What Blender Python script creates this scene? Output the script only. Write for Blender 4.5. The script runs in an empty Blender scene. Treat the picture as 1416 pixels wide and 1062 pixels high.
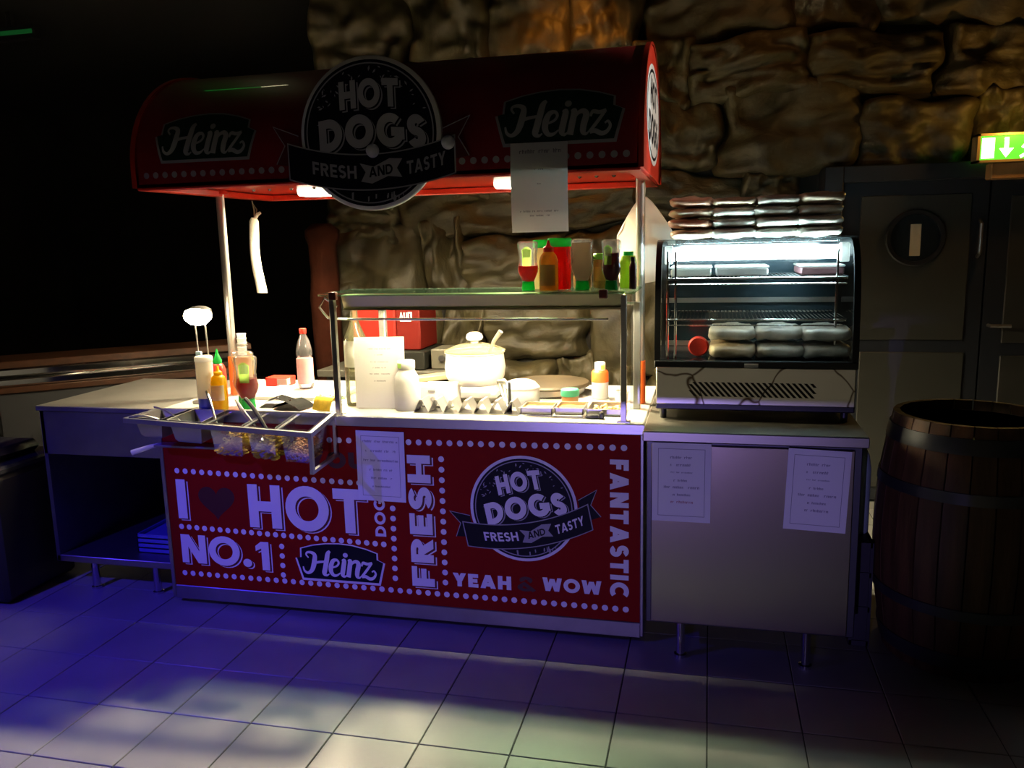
import bpy, math, random
from mathutils import Vector, Matrix, noise

# ------------------------------------------------------------------ camera, world, lights, exposure
S = bpy.context.scene
COL = S.collection
PI = math.pi
sin, cos = math.sin, math.cos


def set_camera():
    f, pitch, roll, yaw = 1142.4, 0.1712, 0.0233, -0.2357
    fwd = Vector((sin(yaw), cos(yaw), 0)); right = Vector((cos(yaw), -sin(yaw), 0)); down = Vector((0, 0, -1))
    f2 = fwd * cos(pitch) + down * sin(pitch); d2 = down * cos(pitch) - fwd * sin(pitch)
    r2 = right * cos(roll) + d2 * sin(roll); d3 = d2 * cos(roll) - right * sin(roll)
    cam = bpy.data.cameras.new('camera'); o = bpy.data.objects.new('camera', cam); COL.objects.link(o)
    m = Matrix((r2, -d3, -f2)).transposed().to_4x4(); m.translation = Vector((2.0818, -2.2749, 1.5833))
    o.matrix_world = m
    cam.sensor_fit = 'HORIZONTAL'; cam.sensor_width = 36; cam.lens = f / 1416 * 36
    cam.clip_start = 0.05; cam.clip_end = 60
    S.camera = o


set_camera()
vs = S.view_settings
vs.view_transform = 'Standard'; vs.look = 'None'; vs.gamma = 1; vs.use_curve_mapping = False
vs.exposure = 0.0
S.cycles.max_bounces = 8; S.cycles.transparent_max_bounces = 16
S.cycles.sample_clamp_indirect = 6
W = bpy.data.worlds.new('world'); S.world = W; W.use_nodes = True
W.node_tree.nodes['Background'].inputs[0].default_value = (0.10, 0.085, 0.08, 1)
W.node_tree.nodes['Background'].inputs[1].default_value = 0.006


def light(name, kind, loc, target, power, color, **kw):
    l = bpy.data.lights.new(name, kind); l.energy = power; l.color = color
    for k, v in kw.items():
        setattr(l, k, v)
    o = bpy.data.objects.new(name, l); COL.objects.link(o); o.location = loc
    d = Vector(target) - Vector(loc)
    o.rotation_euler = d.to_track_quat('-Z', 'Y').to_euler()
    return o


# violet stage light front left of the stand, cut by an added flap, throwing the rack's shadow to the right
light('stage_light_violet', 'SPOT', (-1.3, -1.4, 2.4), (-0.15, 0.45, 0.1), 250, (0.065, 0.035, 1.0), spot_size=math.radians(62), spot_blend=1.0, shadow_soft_size=0.002)
# added violet wash from an unseen low housing, brightening notices and front print
light('added_violet_wash', 'SPOT', (1.25, -5.2, 0.45), (1.25, 0.75, 0.45), 290, (0.37, 0.27, 1.0), spot_size=math.radians(33), spot_blend=0.5, shadow_soft_size=0.0012)
# amber spots washing the rock wall from the ceiling
light('amber_spot', 'SPOT', (1.28, 2.30, 3.22), (1.22, 2.95, 2.45), 36, (1.0, 0.34, 0.04), spot_size=math.radians(78), spot_blend=1.0, shadow_soft_size=0.06)
light('amber_spot', 'SPOT', (2.5, 2.2, 3.15), (2.3, 2.9, 2.5), 4, (1.0, 0.45, 0.13), spot_size=math.radians(110), spot_blend=1.0, shadow_soft_size=0.06)
light('red_spot', 'SPOT', (-0.35, 2.2, 3.1), (-0.32, 2.8, 1.5), 6, (1.0, 0.16, 0.05), spot_size=math.radians(22), spot_blend=0.8, shadow_soft_size=0.04)
# added spot brightening the canopy end, added hall light for reflections in metal fronts
light('added_canopy_end_spot', 'SPOT', (4.3, 0.6, 2.85), (1.85, 1.2, 2.02), 190, (1.0, 0.88, 0.75), spot_size=math.radians(17), spot_blend=0.3, shadow_soft_size=0.04)
light('added_reflection_fill', 'SPOT', (2.1, -6.2, 3.25), (2.1, -6.2, 0), 430, (1.0, 0.86, 0.62), spot_size=math.radians(96), spot_blend=0.4, shadow_soft_size=0.06)
# amber lamp tucked over the exit sign
light('sign_lamp', 'POINT', (3.60, 2.50, 2.13), (3.60, 2.50, 0), 4.5, (1.0, 0.50, 0.10), shadow_soft_size=0.03)

# ------------------------------------------------------------------ materials
MATS = {}


def mat(name, col, rough=0.5, metal=0.0, emit=None, estr=0.0, noise_amt=0.0, nscale=8.0, bump=0.0, bscale=40.0, coat=0.0, spec=0.5, stretch=None):
    if name in MATS:
        return MATS[name]
    m = bpy.data.materials.new(name); m.use_nodes = True
    nt = m.node_tree; b = nt.nodes['Principled BSDF']
    b.inputs['Base Color'].default_value = (*col, 1)
    b.inputs['Roughness'].default_value = rough
    b.inputs['Metallic'].default_value = metal
    b.inputs['Specular IOR Level'].default_value = spec
    b.inputs['Coat Weight'].default_value = coat
    b.inputs['Coat Roughness'].default_value = 0.12
    if emit:
        b.inputs['Emission Color'].default_value = (*emit, 1); b.inputs['Emission Strength'].default_value = estr
    tc = None
    if noise_amt or bump:
        tc = nt.nodes.new('ShaderNodeTexCoord')
        vec = tc.outputs['Object']
        if stretch:
            mp = nt.nodes.new('ShaderNodeMapping'); mp.inputs['Scale'].default_value = stretch
            nt.links.new(vec, mp.inputs['Vector']); vec = mp.outputs['Vector']
    if noise_amt:
        n = nt.nodes.new('ShaderNodeTexNoise'); n.inputs['Scale'].default_value = nscale; n.inputs['Detail'].default_value = 6
        nt.links.new(vec, n.inputs['Vector'])
        r = nt.nodes.new('ShaderNodeValToRGB')
        lo = tuple(max(0, c * (1 - noise_amt)) for c in col); hi = tuple(min(1, c * (1 + noise_amt)) for c in col)
        r.color_ramp.elements[0].color = (*lo, 1); r.color_ramp.elements[1].color = (*hi, 1)
        r.color_ramp.elements[0].position = 0.3; r.color_ramp.elements[1].position = 0.7
        nt.links.new(n.outputs['Fac'], r.inputs['Fac']); nt.links.new(r.outputs['Color'], b.inputs['Base Color'])
    if bump:
        n2 = nt.nodes.new('ShaderNodeTexNoise'); n2.inputs['Scale'].default_value = bscale; n2.inputs['Detail'].default_value = 5
        nt.links.new(vec, n2.inputs['Vector'])
        bp = nt.nodes.new('ShaderNodeBump'); bp.inputs['Strength'].default_value = bump; bp.inputs['Distance'].default_value = 0.01
        nt.links.new(n2.outputs['Fac'], bp.inputs['Height']); nt.links.new(bp.outputs['Normal'], b.inputs['Normal'])
    MATS[name] = m
    return m


def glass(name, tint=(1, 1, 1), refl=0.6, rough=0.02, tint_mix=0.0, body=(1, 1, 1)):
    """thin clear sheet: transparent plus fresnel reflection, optionally a little milky body colour"""
    if name in MATS:
        return MATS[name]
    m = bpy.data.materials.new(name); m.use_nodes = True
    nt = m.node_tree; nt.nodes.clear()
    out = nt.nodes.new('ShaderNodeOutputMaterial')
    t = nt.nodes.new('ShaderNodeBsdfTransparent'); t.inputs[0].default_value = (*tint, 1)
    g = nt.nodes.new('ShaderNodeBsdfGlossy'); g.inputs['Roughness'].default_value = rough
    lw = nt.nodes.new('ShaderNodeLayerWeight'); lw.inputs['Blend'].default_value = 0.35
    mu = nt.nodes.new('ShaderNodeMath'); mu.operation = 'MULTIPLY'; mu.inputs[1].default_value = refl
    nt.links.new(lw.outputs['Fresnel'], mu.inputs[0])
    mx = nt.nodes.new('ShaderNodeMixShader')
    base = t.outputs[0]
    if tint_mix:
        d = nt.nodes.new('ShaderNodeBsdfDiffuse'); d.inputs[0].default_value = (*body, 1)
        tl = nt.nodes.new('ShaderNodeBsdfTranslucent'); tl.inputs[0].default_value = (*body, 1)
        dm = nt.nodes.new('ShaderNodeMixShader'); dm.inputs[0].default_value = 0.4
        nt.links.new(d.outputs[0], dm.inputs[1]); nt.links.new(tl.outputs[0], dm.inputs[2])
        m2 = nt.nodes.new('ShaderNodeMixShader'); m2.inputs[0].default_value = tint_mix
        nt.links.new(t.outputs[0], m2.inputs[1]); nt.links.new(dm.outputs[0], m2.inputs[2]); base = m2.outputs[0]
    nt.links.new(mu.outputs[0], mx.inputs[0]); nt.links.new(base, mx.inputs[1]); nt.links.new(g.outputs[0], mx.inputs[2])
    nt.links.new(mx.outputs[0], out.inputs[0])
    MATS[name] = m
    return m


def tissue(name, col, trans=0.5):
    """thin paper or film that lets light through from behind"""
    if name in MATS:
        return MATS[name]
    m = bpy.data.materials.new(name); m.use_nodes = True
    nt = m.node_tree; nt.nodes.clear()
    out = nt.nodes.new('ShaderNodeOutputMaterial')
    d = nt.nodes.new('ShaderNodeBsdfDiffuse'); d.inputs[0].default_value = (*col, 1)
    t = nt.nodes.new('ShaderNodeBsdfTranslucent'); t.inputs[0].default_value = (*col, 1)
    mx = nt.nodes.new('ShaderNodeMixShader'); mx.inputs[0].default_value = trans
    nt.links.new(d.outputs[0], mx.inputs[1]); nt.links.new(t.outputs[0], mx.inputs[2]); nt.links.new(mx.outputs[0], out.inputs[0])
    MATS[name] = m
    return m


M_RED = mat('print_red', (0.25, 0.007, 0.005), 0.55, spec=0.06)
M_CANOPY = mat('canopy_red', (0.26, 0.005, 0.010), 0.45, coat=0.35)
M_CANOPY.node_tree.nodes['Principled BSDF'].inputs['Coat Roughness'].default_value = 0.04
M_CEIL = mat('canopy_underside_red', (0.52, 0.028, 0.012), 0.3, coat=0.3)
M_WHITE = mat('print_white', (0.80, 0.78, 0.76), 0.5)
M_NAVY = mat('print_navy', (0.008, 0.008, 0.013), 0.5, spec=0.12)
M_DKRED = mat('print_dark_red', (0.10, 0.003, 0.006), 0.5)
M_GREYPRINT = mat('print_grey', (0.33, 0.32, 0.33), 0.5)
M_GREENPRINT = mat('print_dark_green', (0.008, 0.03, 0.02), 0.4)
M_STEEL = mat('brushed_steel', (0.56, 0.55, 0.53), 0.30, 0.9, bump=0.03, bscale=30, stretch=(1, 40, 40))
M_STEELD = mat('dull_steel', (0.36, 0.35, 0.335), 0.40, 0.92, noise_amt=0.15, nscale=5)
M_POST = mat('polished_post', (0.72, 0.70, 0.66), 0.30, 0.85)
M_CHROME = mat('chrome', (0.75, 0.74, 0.72), 0.12, 1.0)
M_COUNTER = mat('worn_counter_steel', (0.62, 0.60, 0.56), 0.42, 0.5, noise_amt=0.12, nscale=6, bump=0.04, bscale=25)
M_BLACK = mat('black_plastic', (0.012, 0.012, 0.013), 0.4)
M_DARK = mat('dark_paint', (0.02, 0.02, 0.022), 0.6)
M_RUB = mat('rubber', (0.02, 0.02, 0.02), 0.8)
M_GLASS = glass('clear_glass', (0.93, 0.97, 0.95), 0.55)
M_GEDGE = glass('green_glass_shelf', (0.72, 0.90, 0.80), 0.55, 0.05, 0.02, (0.3, 0.6, 0.42))
M_PAPER = tissue('paper', (0.80, 0.79, 0.78), 0.5)
M_WHITE_DIM = mat('print_white_dimmed', (0.42, 0.41, 0.41), 0.5)  # white print darkened, low light on canopy and sign put into its colour
M_NOTICE = tissue('notice_paper', (0.84, 0.83, 0.82), 0.06)
M_INK = mat('faded_ink', (0.22, 0.20, 0.24), 0.8)
M_INKR = mat('faded_red_ink', (0.45, 0.16, 0.16), 0.8)
M_WPLAST = mat('white_plastic', (0.80, 0.79, 0.76), 0.4)
M_CREAM = mat('cream_ceramic', (0.82, 0.80, 0.74), 0.3)
M_ORANGE = mat('orange_sleeve', (0.80, 0.13, 0.02), 0.4)
M_REDP = mat('red_plastic', (0.70, 0.035, 0.02), 0.35)
M_GREENP = mat('green_plastic', (0.03, 0.38, 0.10), 0.4)
M_YELP = mat('yellow_plastic', (0.85, 0.55, 0.02), 0.4)
M_BLUEP = mat('blue_print', (0.04, 0.06, 0.30), 0.4)
M_KETCH = mat('ketchup', (0.30, 0.015, 0.01), 0.25, coat=0.6)
M_SAUCE = mat('brown_sauce', (0.10, 0.02, 0.012), 0.25, coat=0.6)
M_MAYO = mat('grey_cream_sauce', (0.50, 0.44, 0.34), 0.3, coat=0.6)
M_MUST = mat('amber_sauce', (0.75, 0.40, 0.05), 0.3, coat=0.5)
def sauce(name, col, tr=.55):
    m = mat(name, col, .3, coat=.5)
    if m.node_tree.nodes.get('Translucent BSDF') is None:
        nt = m.node_tree; out = nt.nodes['Material Output']; b = nt.nodes['Principled BSDF']
        t = nt.nodes.new('ShaderNodeBsdfTranslucent'); t.inputs[0].default_value = (*[min(1, c * 1.3) for c in col], 1)
        mx = nt.nodes.new('ShaderNodeMixShader'); mx.inputs[0].default_value = tr
        src = b.inputs['Base Color'].links
        if src: nt.links.new(src[0].from_socket, t.inputs[0])
        nt.links.new(b.outputs[0], mx.inputs[1]); nt.links.new(t.outputs[0], mx.inputs[2]); nt.links.new(mx.outputs[0], out.inputs[0])
    return m


for nm in ('yellow_plastic', 'ketchup', 'brown_sauce', 'grey_cream_sauce', 'amber_sauce', 'green_plastic', 'white_plastic'):
    sauce(nm, {'yellow_plastic': (0.85, 0.55, 0.02), 'ketchup': (0.42, 0.02, 0.012), 'brown_sauce': (0.16, 0.03, 0.015), 'grey_cream_sauce': (0.55, 0.48, 0.36), 'amber_sauce': (0.80, 0.45, 0.06), 'green_plastic': (0.03, 0.40, 0.10), 'white_plastic': (.8, .79, .76)}[nm], .4 if nm == 'white_plastic' else .55)
M_CLEARP = glass('clear_plastic', (0.96, 0.97, 0.98), 0.8, 0.08, 0.10, (0.8, 0.8, 0.8))
M_TUB = glass('frosted_tub', (0.92, 0.93, 0.97), 0.5, 0.15, 0.02, (0.7, 0.7, 0.75))


# ------------------------------------------------------------------ mesh helpers
class MB:
    def __init__(s):
        s.v = []; s.f = []

    def add(s, vs, fs):
        n = len(s.v); s.v += [tuple(p) for p in vs]; s.f += [tuple(i + n for i in q) for q in fs]; return s

    def box(s, x0, x1, y0, y1, z0, z1, bev=0.0, rot=None):
        if bev:
            b = min(bev, (x1 - x0) / 2.01, (y1 - y0) / 2.01, (z1 - z0) / 2.01)
            vs = []
            for z in (z0, z1):
                for x in (x0, x1):
                    for y in (y0, y1):
                        sx = 1 if x == x0 else -1; sy = 1 if y == y0 else -1; sz = 1 if z == z0 else -1
                        vs += [(x + sx * b, y + sy * b, z), (x, y + sy * b, z + sz * b), (x + sx * b, y, z + sz * b)]
            C = lambda k, a: k * 3 + a        # corner k=(z*4+x*2+y), a: 0 z-face 1 x-face 2 y-face
            fs = [(C(0, 0), C(1, 0), C(3, 0), C(2, 0)), (C(4, 0), C(6, 0), C(7, 0), C(5, 0)),
                  (C(0, 1), C(4, 1), C(5, 1), C(1, 1)), (C(2, 1), C(3, 1), C(7, 1), C(6, 1)),
                  (C(0, 2), C(2, 2), C(6, 2), C(4, 2)), (C(1, 2), C(5, 2), C(7, 2), C(3, 2))]
            for a, bb, i, j in ((0, 1, 0, 1), (2, 3, 0, 1), (4, 5, 0, 1), (6, 7, 0, 1)):
                fs.append((C(a, 0), C(a, 1), C(bb, 1), C(bb, 0)))
            for a, bb in ((0, 2), (1, 3), (4, 6), (5, 7)):
                fs.append((C(a, 0), C(bb, 0), C(bb, 2), C(a, 2)))
            for a, bb in ((0, 4), (1, 5), (2, 6), (3, 7)):
                fs.append((C(a, 1), C(a, 2), C(bb, 2), C(bb, 1)))
            fs += [(C(k, 0), C(k, 1), C(k, 2)) for k in range(8)]
        else:
            vs = [(x, y, z) for z in (z0, z1) for x in (x0, x1) for y in (y0, y1)]
            fs = [(0, 1, 3, 2), (4, 6, 7, 5), (0, 4, 5, 1), (2, 3, 7, 6), (0, 2, 6, 4), (1, 5, 7, 3)]
        if rot:
            c, R = Vector(rot[0]), rot[1]
            vs = [tuple(R @ (Vector(p) - c) + c) for p in vs]
        return s.add(vs, fs)

    def tube(s, pts, r, n=10, caps=True):
        pts = [Vector(p) for p in pts]
        rs = r if isinstance(r, (list, tuple)) else [r] * len(pts)
        rings = []
        up = None
        for i, p in enumerate(pts):
            a = pts[max(0, i - 1)]; b = pts[min(len(pts) - 1, i + 1)]
            t = (b - a).normalized()
            if up is None:
                up = Vector((0, 0, 1)) if abs(t.z) < 0.9 else Vector((1, 0, 0))
            x = up - t * up.dot(t)
            if x.length < 1e-5:
                x = Vector((0, 1, 0)) - t * t.y
            x.normalize(); up = x; y = t.cross(x)
            rings.append([p + (x * cos(2 * PI * k / n) + y * sin(2 * PI * k / n)) * rs[i] for k in range(n)])
        vs = [q for g in rings for q in g]; fs = []
        for i in range(len(rings) - 1):
            for k in range(n):
                a = i * n + k; b = i * n + (k + 1) % n
                fs.append((a, b, b + n, a + n))
        if caps:
            fs.append(tuple(range(n))[::-1]); fs.append(tuple(range(len(vs) - n, len(vs))))
        return s.add(vs, fs)

    def lathe(s, prof, n=24, c=(0, 0, 0), sx=1.0, sy=1.0, axis='z', a0=0.0, a1=2 * PI):
        full = abs(a1 - a0 - 2 * PI) < 1e-6
        m = n if full else n + 1
        vs = []
        for r, z in prof:
            for k in range(m):
                a = a0 + (a1 - a0) * k / n
                p = (r * cos(a) * sx, r * sin(a) * sy, z)
                if axis == 'y':
                    p = (p[0], p[2], p[1])
                elif axis == 'x':
                    p = (p[2], p[0], p[1])
                vs.append((p[0] + c[0], p[1] + c[1], p[2] + c[2]))
        fs = []
        for i in range(len(prof) - 1):
            for k in range(n if full else n):
                a = i * m + k; b = i * m + (k + 1) % m
                fs.append((a, b, b + m, a + m))
        if full and prof[0][0] > 1e-5 and prof[0][1] != prof[-1][1]:
            fs.append(tuple(range(m))[::-1])
        if full and prof[-1][0] > 1e-5 and prof[0][1] != prof[-1][1]:
            fs.append(tuple(range(len(vs) - m, len(vs))))
        return s.add(vs, fs)

    def prism(s, poly, fmap0, fmap1):
        """solid between two maps of the same 2d outline"""
        n = len(poly)
        vs = [fmap0(*p) for p in poly] + [fmap1(*p) for p in poly]
        fs = [tuple(range(n)), tuple(range(2 * n - 1, n - 1, -1))]
        for i in range(n):
            j = (i + 1) % n
            fs.append((i, i + n, j + n, j))
        return s.add(vs, fs)

    def flat(s, polys, fmap):
        # each printed piece sits a few thousandths of a millimetre over the last, so overlaps never share a plane
        for k, p in enumerate(polys):
            e = Vector(getattr(fmap, 'out', (0, -1, 0))) * ((k % 70) * 4e-6)
            s.add([tuple(Vector(fmap(*q)) + e) for q in p], [tuple(range(len(p)))])
        return s

    def grid(s, fn, nu, nv):
        vs = [fn(i / nu, j / nv) for j in range(nv + 1) for i in range(nu + 1)]
        fs = [(j * (nu + 1) + i, j * (nu + 1) + i + 1, (j + 1) * (nu + 1) + i + 1, (j + 1) * (nu + 1) + i) for j in range(nv) for i in range(nu)]
        return s.add(vs, fs)

    def mesh(s, name, m, smooth=40):
        me = bpy.data.meshes.new(name); me.from_pydata(s.v, [], s.f)
        if m is not None:
            me.materials.append(m)
        me.validate()
        if smooth:
            me.polygons.foreach_set('use_smooth', [True] * len(me.polygons))
            me.set_sharp_from_angle(angle=math.radians(smooth))
        me.update()
        return me


ORI = {}


def thing(name, label, cat, at=None, group=None, kind=None):
    """Empty at the thing's base; at given: its parts are written in world coordinates"""
    o = bpy.data.objects.new(name, None); COL.objects.link(o); o.empty_display_size = 0.05
    o['label'] = label; o['category'] = cat
    if group: o['group'] = group
    if kind: o['kind'] = kind
    at = Vector(at) if at else Vector((0, 0, 0))
    o.location = at; ORI[o.name] = at
    return o


def part(name, mb, m, parent, smooth=40, label=None, kind=None):
    org = ORI.get(parent.name, Vector((0, 0, 0))) if parent else Vector((0, 0, 0))
    if org.length:
        mb.v = [(p[0] - org.x, p[1] - org.y, p[2] - org.z) for p in mb.v]
    me = mb.mesh(name, m, smooth) if isinstance(mb, MB) else mb
    o = bpy.data.objects.new(name, me); COL.objects.link(o)
    if parent:
        o.parent = parent
    ORI[o.name] = org
    if label: o['label'] = label
    if kind: o['kind'] = kind
    return o


def single(name, mb, m, label, cat, at=(0, 0, 0), rot=None, group=None, smooth=40):
    o = part(name, mb, m, None, smooth)
    o['label'] = label; o['category'] = cat
    if group: o['group'] = group
    o.location = at
    if rot: o.rotation_euler = rot
    return o


def struct(name, mb, m, smooth=40, label=None):
    o = part(name, mb, m, None, smooth); o['kind'] = 'structure'
    if label: o['label'] = label
    return o


def copy_tree(o, parent=None, loc=None, rot=None, label=None, scale=None):
    c = o.copy(); COL.objects.link(c)
    if parent: c.parent = parent
    if loc is not None: c.location = loc
    if rot is not None: c.rotation_euler = rot
    if scale is not None: c.scale = scale
    if label: c['label'] = label
    ORI[c.name] = Vector((0, 0, 0))
    for ch in list(o.children):
        copy_tree(ch, c)
    return c


def place(o, loc, rot=None):
    o.location = loc
    if rot: o.rotation_euler = rot
    return o


# ------------------------------------------------------------------ lettering (own stroke letters)
def arc(cx, cy, rx, ry, a0, a1, n=18):
    return [(cx + rx * cos(math.radians(a0 + (a1 - a0) * i / n)), cy + ry * sin(math.radians(a0 + (a1 - a0) * i / n))) for i in range(n + 1)]


def ribbon(pts, t, closed=False):
    """quads of a stroke of width t (number or list) along pts"""
    n = len(pts); L = []; R = []
    for i, p in enumerate(pts):
        if closed:
            a = pts[(i - 1) % n]; b = pts[(i + 1) % n]
        else:
            a = pts[max(0, i - 1)]; b = pts[min(n - 1, i + 1)]
        d1 = (p[0] - a[0], p[1] - a[1]); d2 = (b[0] - p[0], b[1] - p[1])
        l1 = math.hypot(*d1); l2 = math.hypot(*d2)
        if l1 < 1e-9: d1, l1 = d2, l2
        if l2 < 1e-9: d2, l2 = d1, l1
        n1 = (-d1[1] / l1, d1[0] / l1); n2 = (-d2[1] / l2, d2[0] / l2)
        nx, ny = n1[0] + n2[0], n1[1] + n2[1]; l = math.hypot(nx, ny) or 1
        nx /= l; ny /= l
        k = 1 / max(0.5, nx * n1[0] + ny * n1[1])
        w = (t[i] if isinstance(t, (list, tuple)) else t) / 2 * k
        L.append((p[0] + nx * w, p[1] + ny * w)); R.append((p[0] - nx * w, p[1] - ny * w))
    q = [[L[i], R[i], R[i + 1], L[i + 1]] for i in range(n - 1)]
    if closed:
        q.append([L[-1], R[-1], R[0], L[0]])
    return q


def para(x0, y0, x1, y1, w):
    return [[(x0 - w / 2, y0), (x0 + w / 2, y0), (x1 + w / 2, y1), (x1 - w / 2, y1)]]


def glyph(c, t):
    h = t / 2; P = []
    st = lambda p, cl=False: P.extend(ribbon(p, t, cl))
    w = 0.7
    if c == 'I':
        w = t; st([(h, 0), (h, 1)])
    elif c == 'H':
        w = 0.78; st([(h, 0), (h, 1)]); st([(w - h, 0), (w - h, 1)]); st([(h, .5), (w - h, .5)])
    elif c == 'O':
        w = 1.02; st(arc(w / 2, .5, w / 2 - h, .52 - h, 0, 360 - 12, 29), True)
    elif c == 'T':
        w = .74; st([(w / 2, 0), (w / 2, 1)]); st([(0, 1 - h), (w, 1 - h)])
    elif c == 'D':
        w = .84; st([(h, 0), (h, 1)]); st([(h, 1 - h), (.34, 1 - h)] + arc(.34, .5, w - .34 - h, .5 - h, 90, -90) + [(h, h)])
    elif c == 'G':
        w = .98; st(arc(w / 2, .5, w / 2 - h, .52 - h, 48, 345, 26)); st([(.52, .46), (w - h, .46), (w - h, .22)])
    elif c == 'C':
        w = .86; st(arc(.5, .5, .5 - h, .52 - h, 50, 310, 24))
    elif c == 'S':
        w = .64; r = (.51 - h) / 2; cx = w / 2
        st(arc(cx, .5 + r, cx - h, r, 25, 270, 16)[:-1] + arc(cx, .5 - r, cx - h, r, 90, -155, 16))
    elif c == 'F':
        w = .58; st([(h, 0), (h, 1)]); st([(h, 1 - h), (w, 1 - h)]); st([(h, .47), (w * .9, .47)])
    elif c == 'E':
        w = .6; st([(h, 0), (h, 1)]); st([(h, 1 - h), (w, 1 - h)]); st([(h, .5), (w * .92, .5)]); st([(h, h), (w, h)])
    elif c == 'R':
        w = .7; r = .27
        st([(h, 0), (h, 1)]); st([(h, 1 - h), (.36, 1 - h)] + arc(.36, .71, w - .36 - h - .02, .29 - h, 90, -90, 12) + [(h, .42 + h)])
        P.extend(para(w - t * .6, 0, .34, .5, t * 1.15))
    elif c == 'A':
        w = .92; k = t * 1.12; P.extend(para(k / 2, 0, w / 2, 1, k)); P.extend(para(w - k / 2, 0, w / 2, 1, k)); st([(.22, .28), (w - .22, .28)])
    elif c == 'N':
        w = .82; st([(h, 0), (h, 1)]); st([(w - h, 0), (w - h, 1)]); P.extend(para(w - t * .62, 0, t * .62, 1, t * 1.24))
    elif c == 'Y':
        w = .8; k = t * 1.15; st([(w / 2, 0), (w / 2, .48)]); P.extend(para(w / 2, .4, k / 2, 1, k)); P.extend(para(w / 2, .4, w - k / 2, 1, k))
    elif c == 'W':
        w = 1.22; k = t * 1.08
        P.extend(para(.33, 0, k / 2, 1, k)); P.extend(para(.33, 0, w / 2, .92, k)); P.extend(para(w - .33, 0, w / 2, .92, k)); P.extend(para(w - .33, 0, w - k / 2, 1, k))
    elif c == 'U':
        w = .76; st([(h, 1), (h, .36)] + arc(w / 2, .36, w / 2 - h, .36 - h, 180, 360, 14) + [(w - h, 1)])
    elif c == '1':
        w = t * 1.75; st([(w - h, 0), (w - h, 1)]); P.extend([[(0, .84), (0, .66), (w - t, .76), (w - t * .9, .76), (w - t * .9, 1), (w - t, 1)]])
    elif c == '.':
        w = t * 1.25; P.append(arc(w / 2, w / 2, w / 2, w / 2, 0, 340, 17))
    elif c == '&':
        w = .8; st(arc(.36, .76, .17, .24 - h, -50, 220, 14)); st([(.22, .58), (w - h, .04)]); st(arc(.34, .26, .34 - h, .26 - h * .9, 120, 330, 14))
    elif c == ' ':
        w = .3
    return P, w


def text(s, t=0.22, gap=0.10):
    x = 0; P = []
    for c in s:
        g, w = glyph(c, t)
        P += [[(px + x, py) for px, py in q] for q in g]
        x += w + gap
    return P, x - gap


def fit(s, u0, u1, v0, v1, t=0.22, gap=0.10, rot=0):
    """place word so it fills the box; rot 90 reads upward, -90 reads downward"""
    P, w = text(s, t, gap)
    out = []
    for q in P:
        r = []
        for x, y in q:
            a = x / w
            if rot == 0: r.append((u0 + (u1 - u0) * a, v0 + (v1 - v0) * y))
            elif rot == 90: r.append((u1 - (u1 - u0) * y, v0 + (v1 - v0) * a))
            else: r.append((u0 + (u1 - u0) * y, v1 - (v1 - v0) * a))
        out.append(r)
    return out


def shift(polys, du, dv):
    return [[(x + du, y + dv) for x, y in q] for q in polys]


def smooth_path(ctrl, n=8):
    """Catmull-Rom through control tuples (any dimension)"""
    out = []
    m = len(ctrl)
    for i in range(m - 1):
        p0 = ctrl[max(0, i - 1)]; p1 = ctrl[i]; p2 = ctrl[i + 1]; p3 = ctrl[min(m - 1, i + 2)]
        for k in range(n):
            t = k / n
            out.append(tuple(0.5 * (2 * b + (c - a) * t + (2 * a - 5 * b + 4 * c - d) * t * t + (3 * b - a - 3 * c + d) * t ** 3) for a, b, c, d in zip(p0, p1, p2, p3)))
    out.append(tuple(ctrl[-1]))
    return out


def script_word():
    """the brush-script brand word in a 390 x 140 box: strokes are (x, y, width)"""
    strokes = [
        [(34, 96, 7), (22, 112, 9), (30, 124, 11), (52, 124, 15), (68, 112, 21), (66, 84, 25), (58, 52, 25), (46, 28, 20), (26, 16, 14), (8, 26, 11), (2, 48, 7)],
        [(152, 138, 12), (140, 124, 22), (132, 90, 25), (122, 48, 25), (116, 20, 24), (128, 10, 12), (142, 18, 5)],
        [(56, 66, 9), (86, 76, 13), (128, 82, 10)],
        [(152, 50, 8), (184, 62, 10), (196, 80, 11), (186, 94, 13), (166, 88, 20), (154, 62, 24), (152, 34, 23), (164, 14, 17), (184, 14, 11), (202, 28, 5)],
        [(214, 92, 9), (226, 92, 22), (220, 56, 24), (214, 22, 23), (224, 10, 12), (236, 18, 5)],
        [(246, 92, 9), (258, 92, 22), (252, 52, 24), (244, 8, 24)],
        [(252, 56, 7), (270, 84, 13), (290, 92, 19), (302, 78, 24), (294, 44, 24), (292, 18, 21), (302, 9, 11), (314, 18, 5)],
        [(318, 70, 7), (326, 88, 14), (350, 84, 15), (374, 92, 10)],
        [(372, 90, 11), (346, 54, 13), (316, 16, 12)],
        [(316, 14, 12), (336, 18, 17), (358, 8, 17), (378, 14, 14), (390, 34, 11), (382, 50, 9), (370, 44, 7)],
    ]
    P = []
    for s in strokes:
        q = smooth_path(s, 6)
        P += ribbon([(a, b) for a, b, _ in q], [w for _, _, w in q])
    P.append(arc(234, 122, 13, 12, 0, 340, 15))
    return P


SCRIPT = script_word()
BADGE = [(0, 8), (-7, 96), (-28, 99)] + [(-22, 103)][:0]
BADGE = [(2, -12), (-30, 92), (-4, 97), (-2, 142), (60, 160), (130, 172), (200, 176), (270, 172), (340, 158), (398, 140), (398, 108), (432, 94), (404, -12)]


def inset(poly, k):
    cx = sum(p[0] for p in poly) / len(poly); cy = sum(p[1] for p in poly) / len(poly)
    out = []
    for x, y in poly:
        dx, dy = x - cx, y - cy
        out.append((cx + dx * (1 - k / 215), cy + dy * (1 - k / 92)))
    return out


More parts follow.
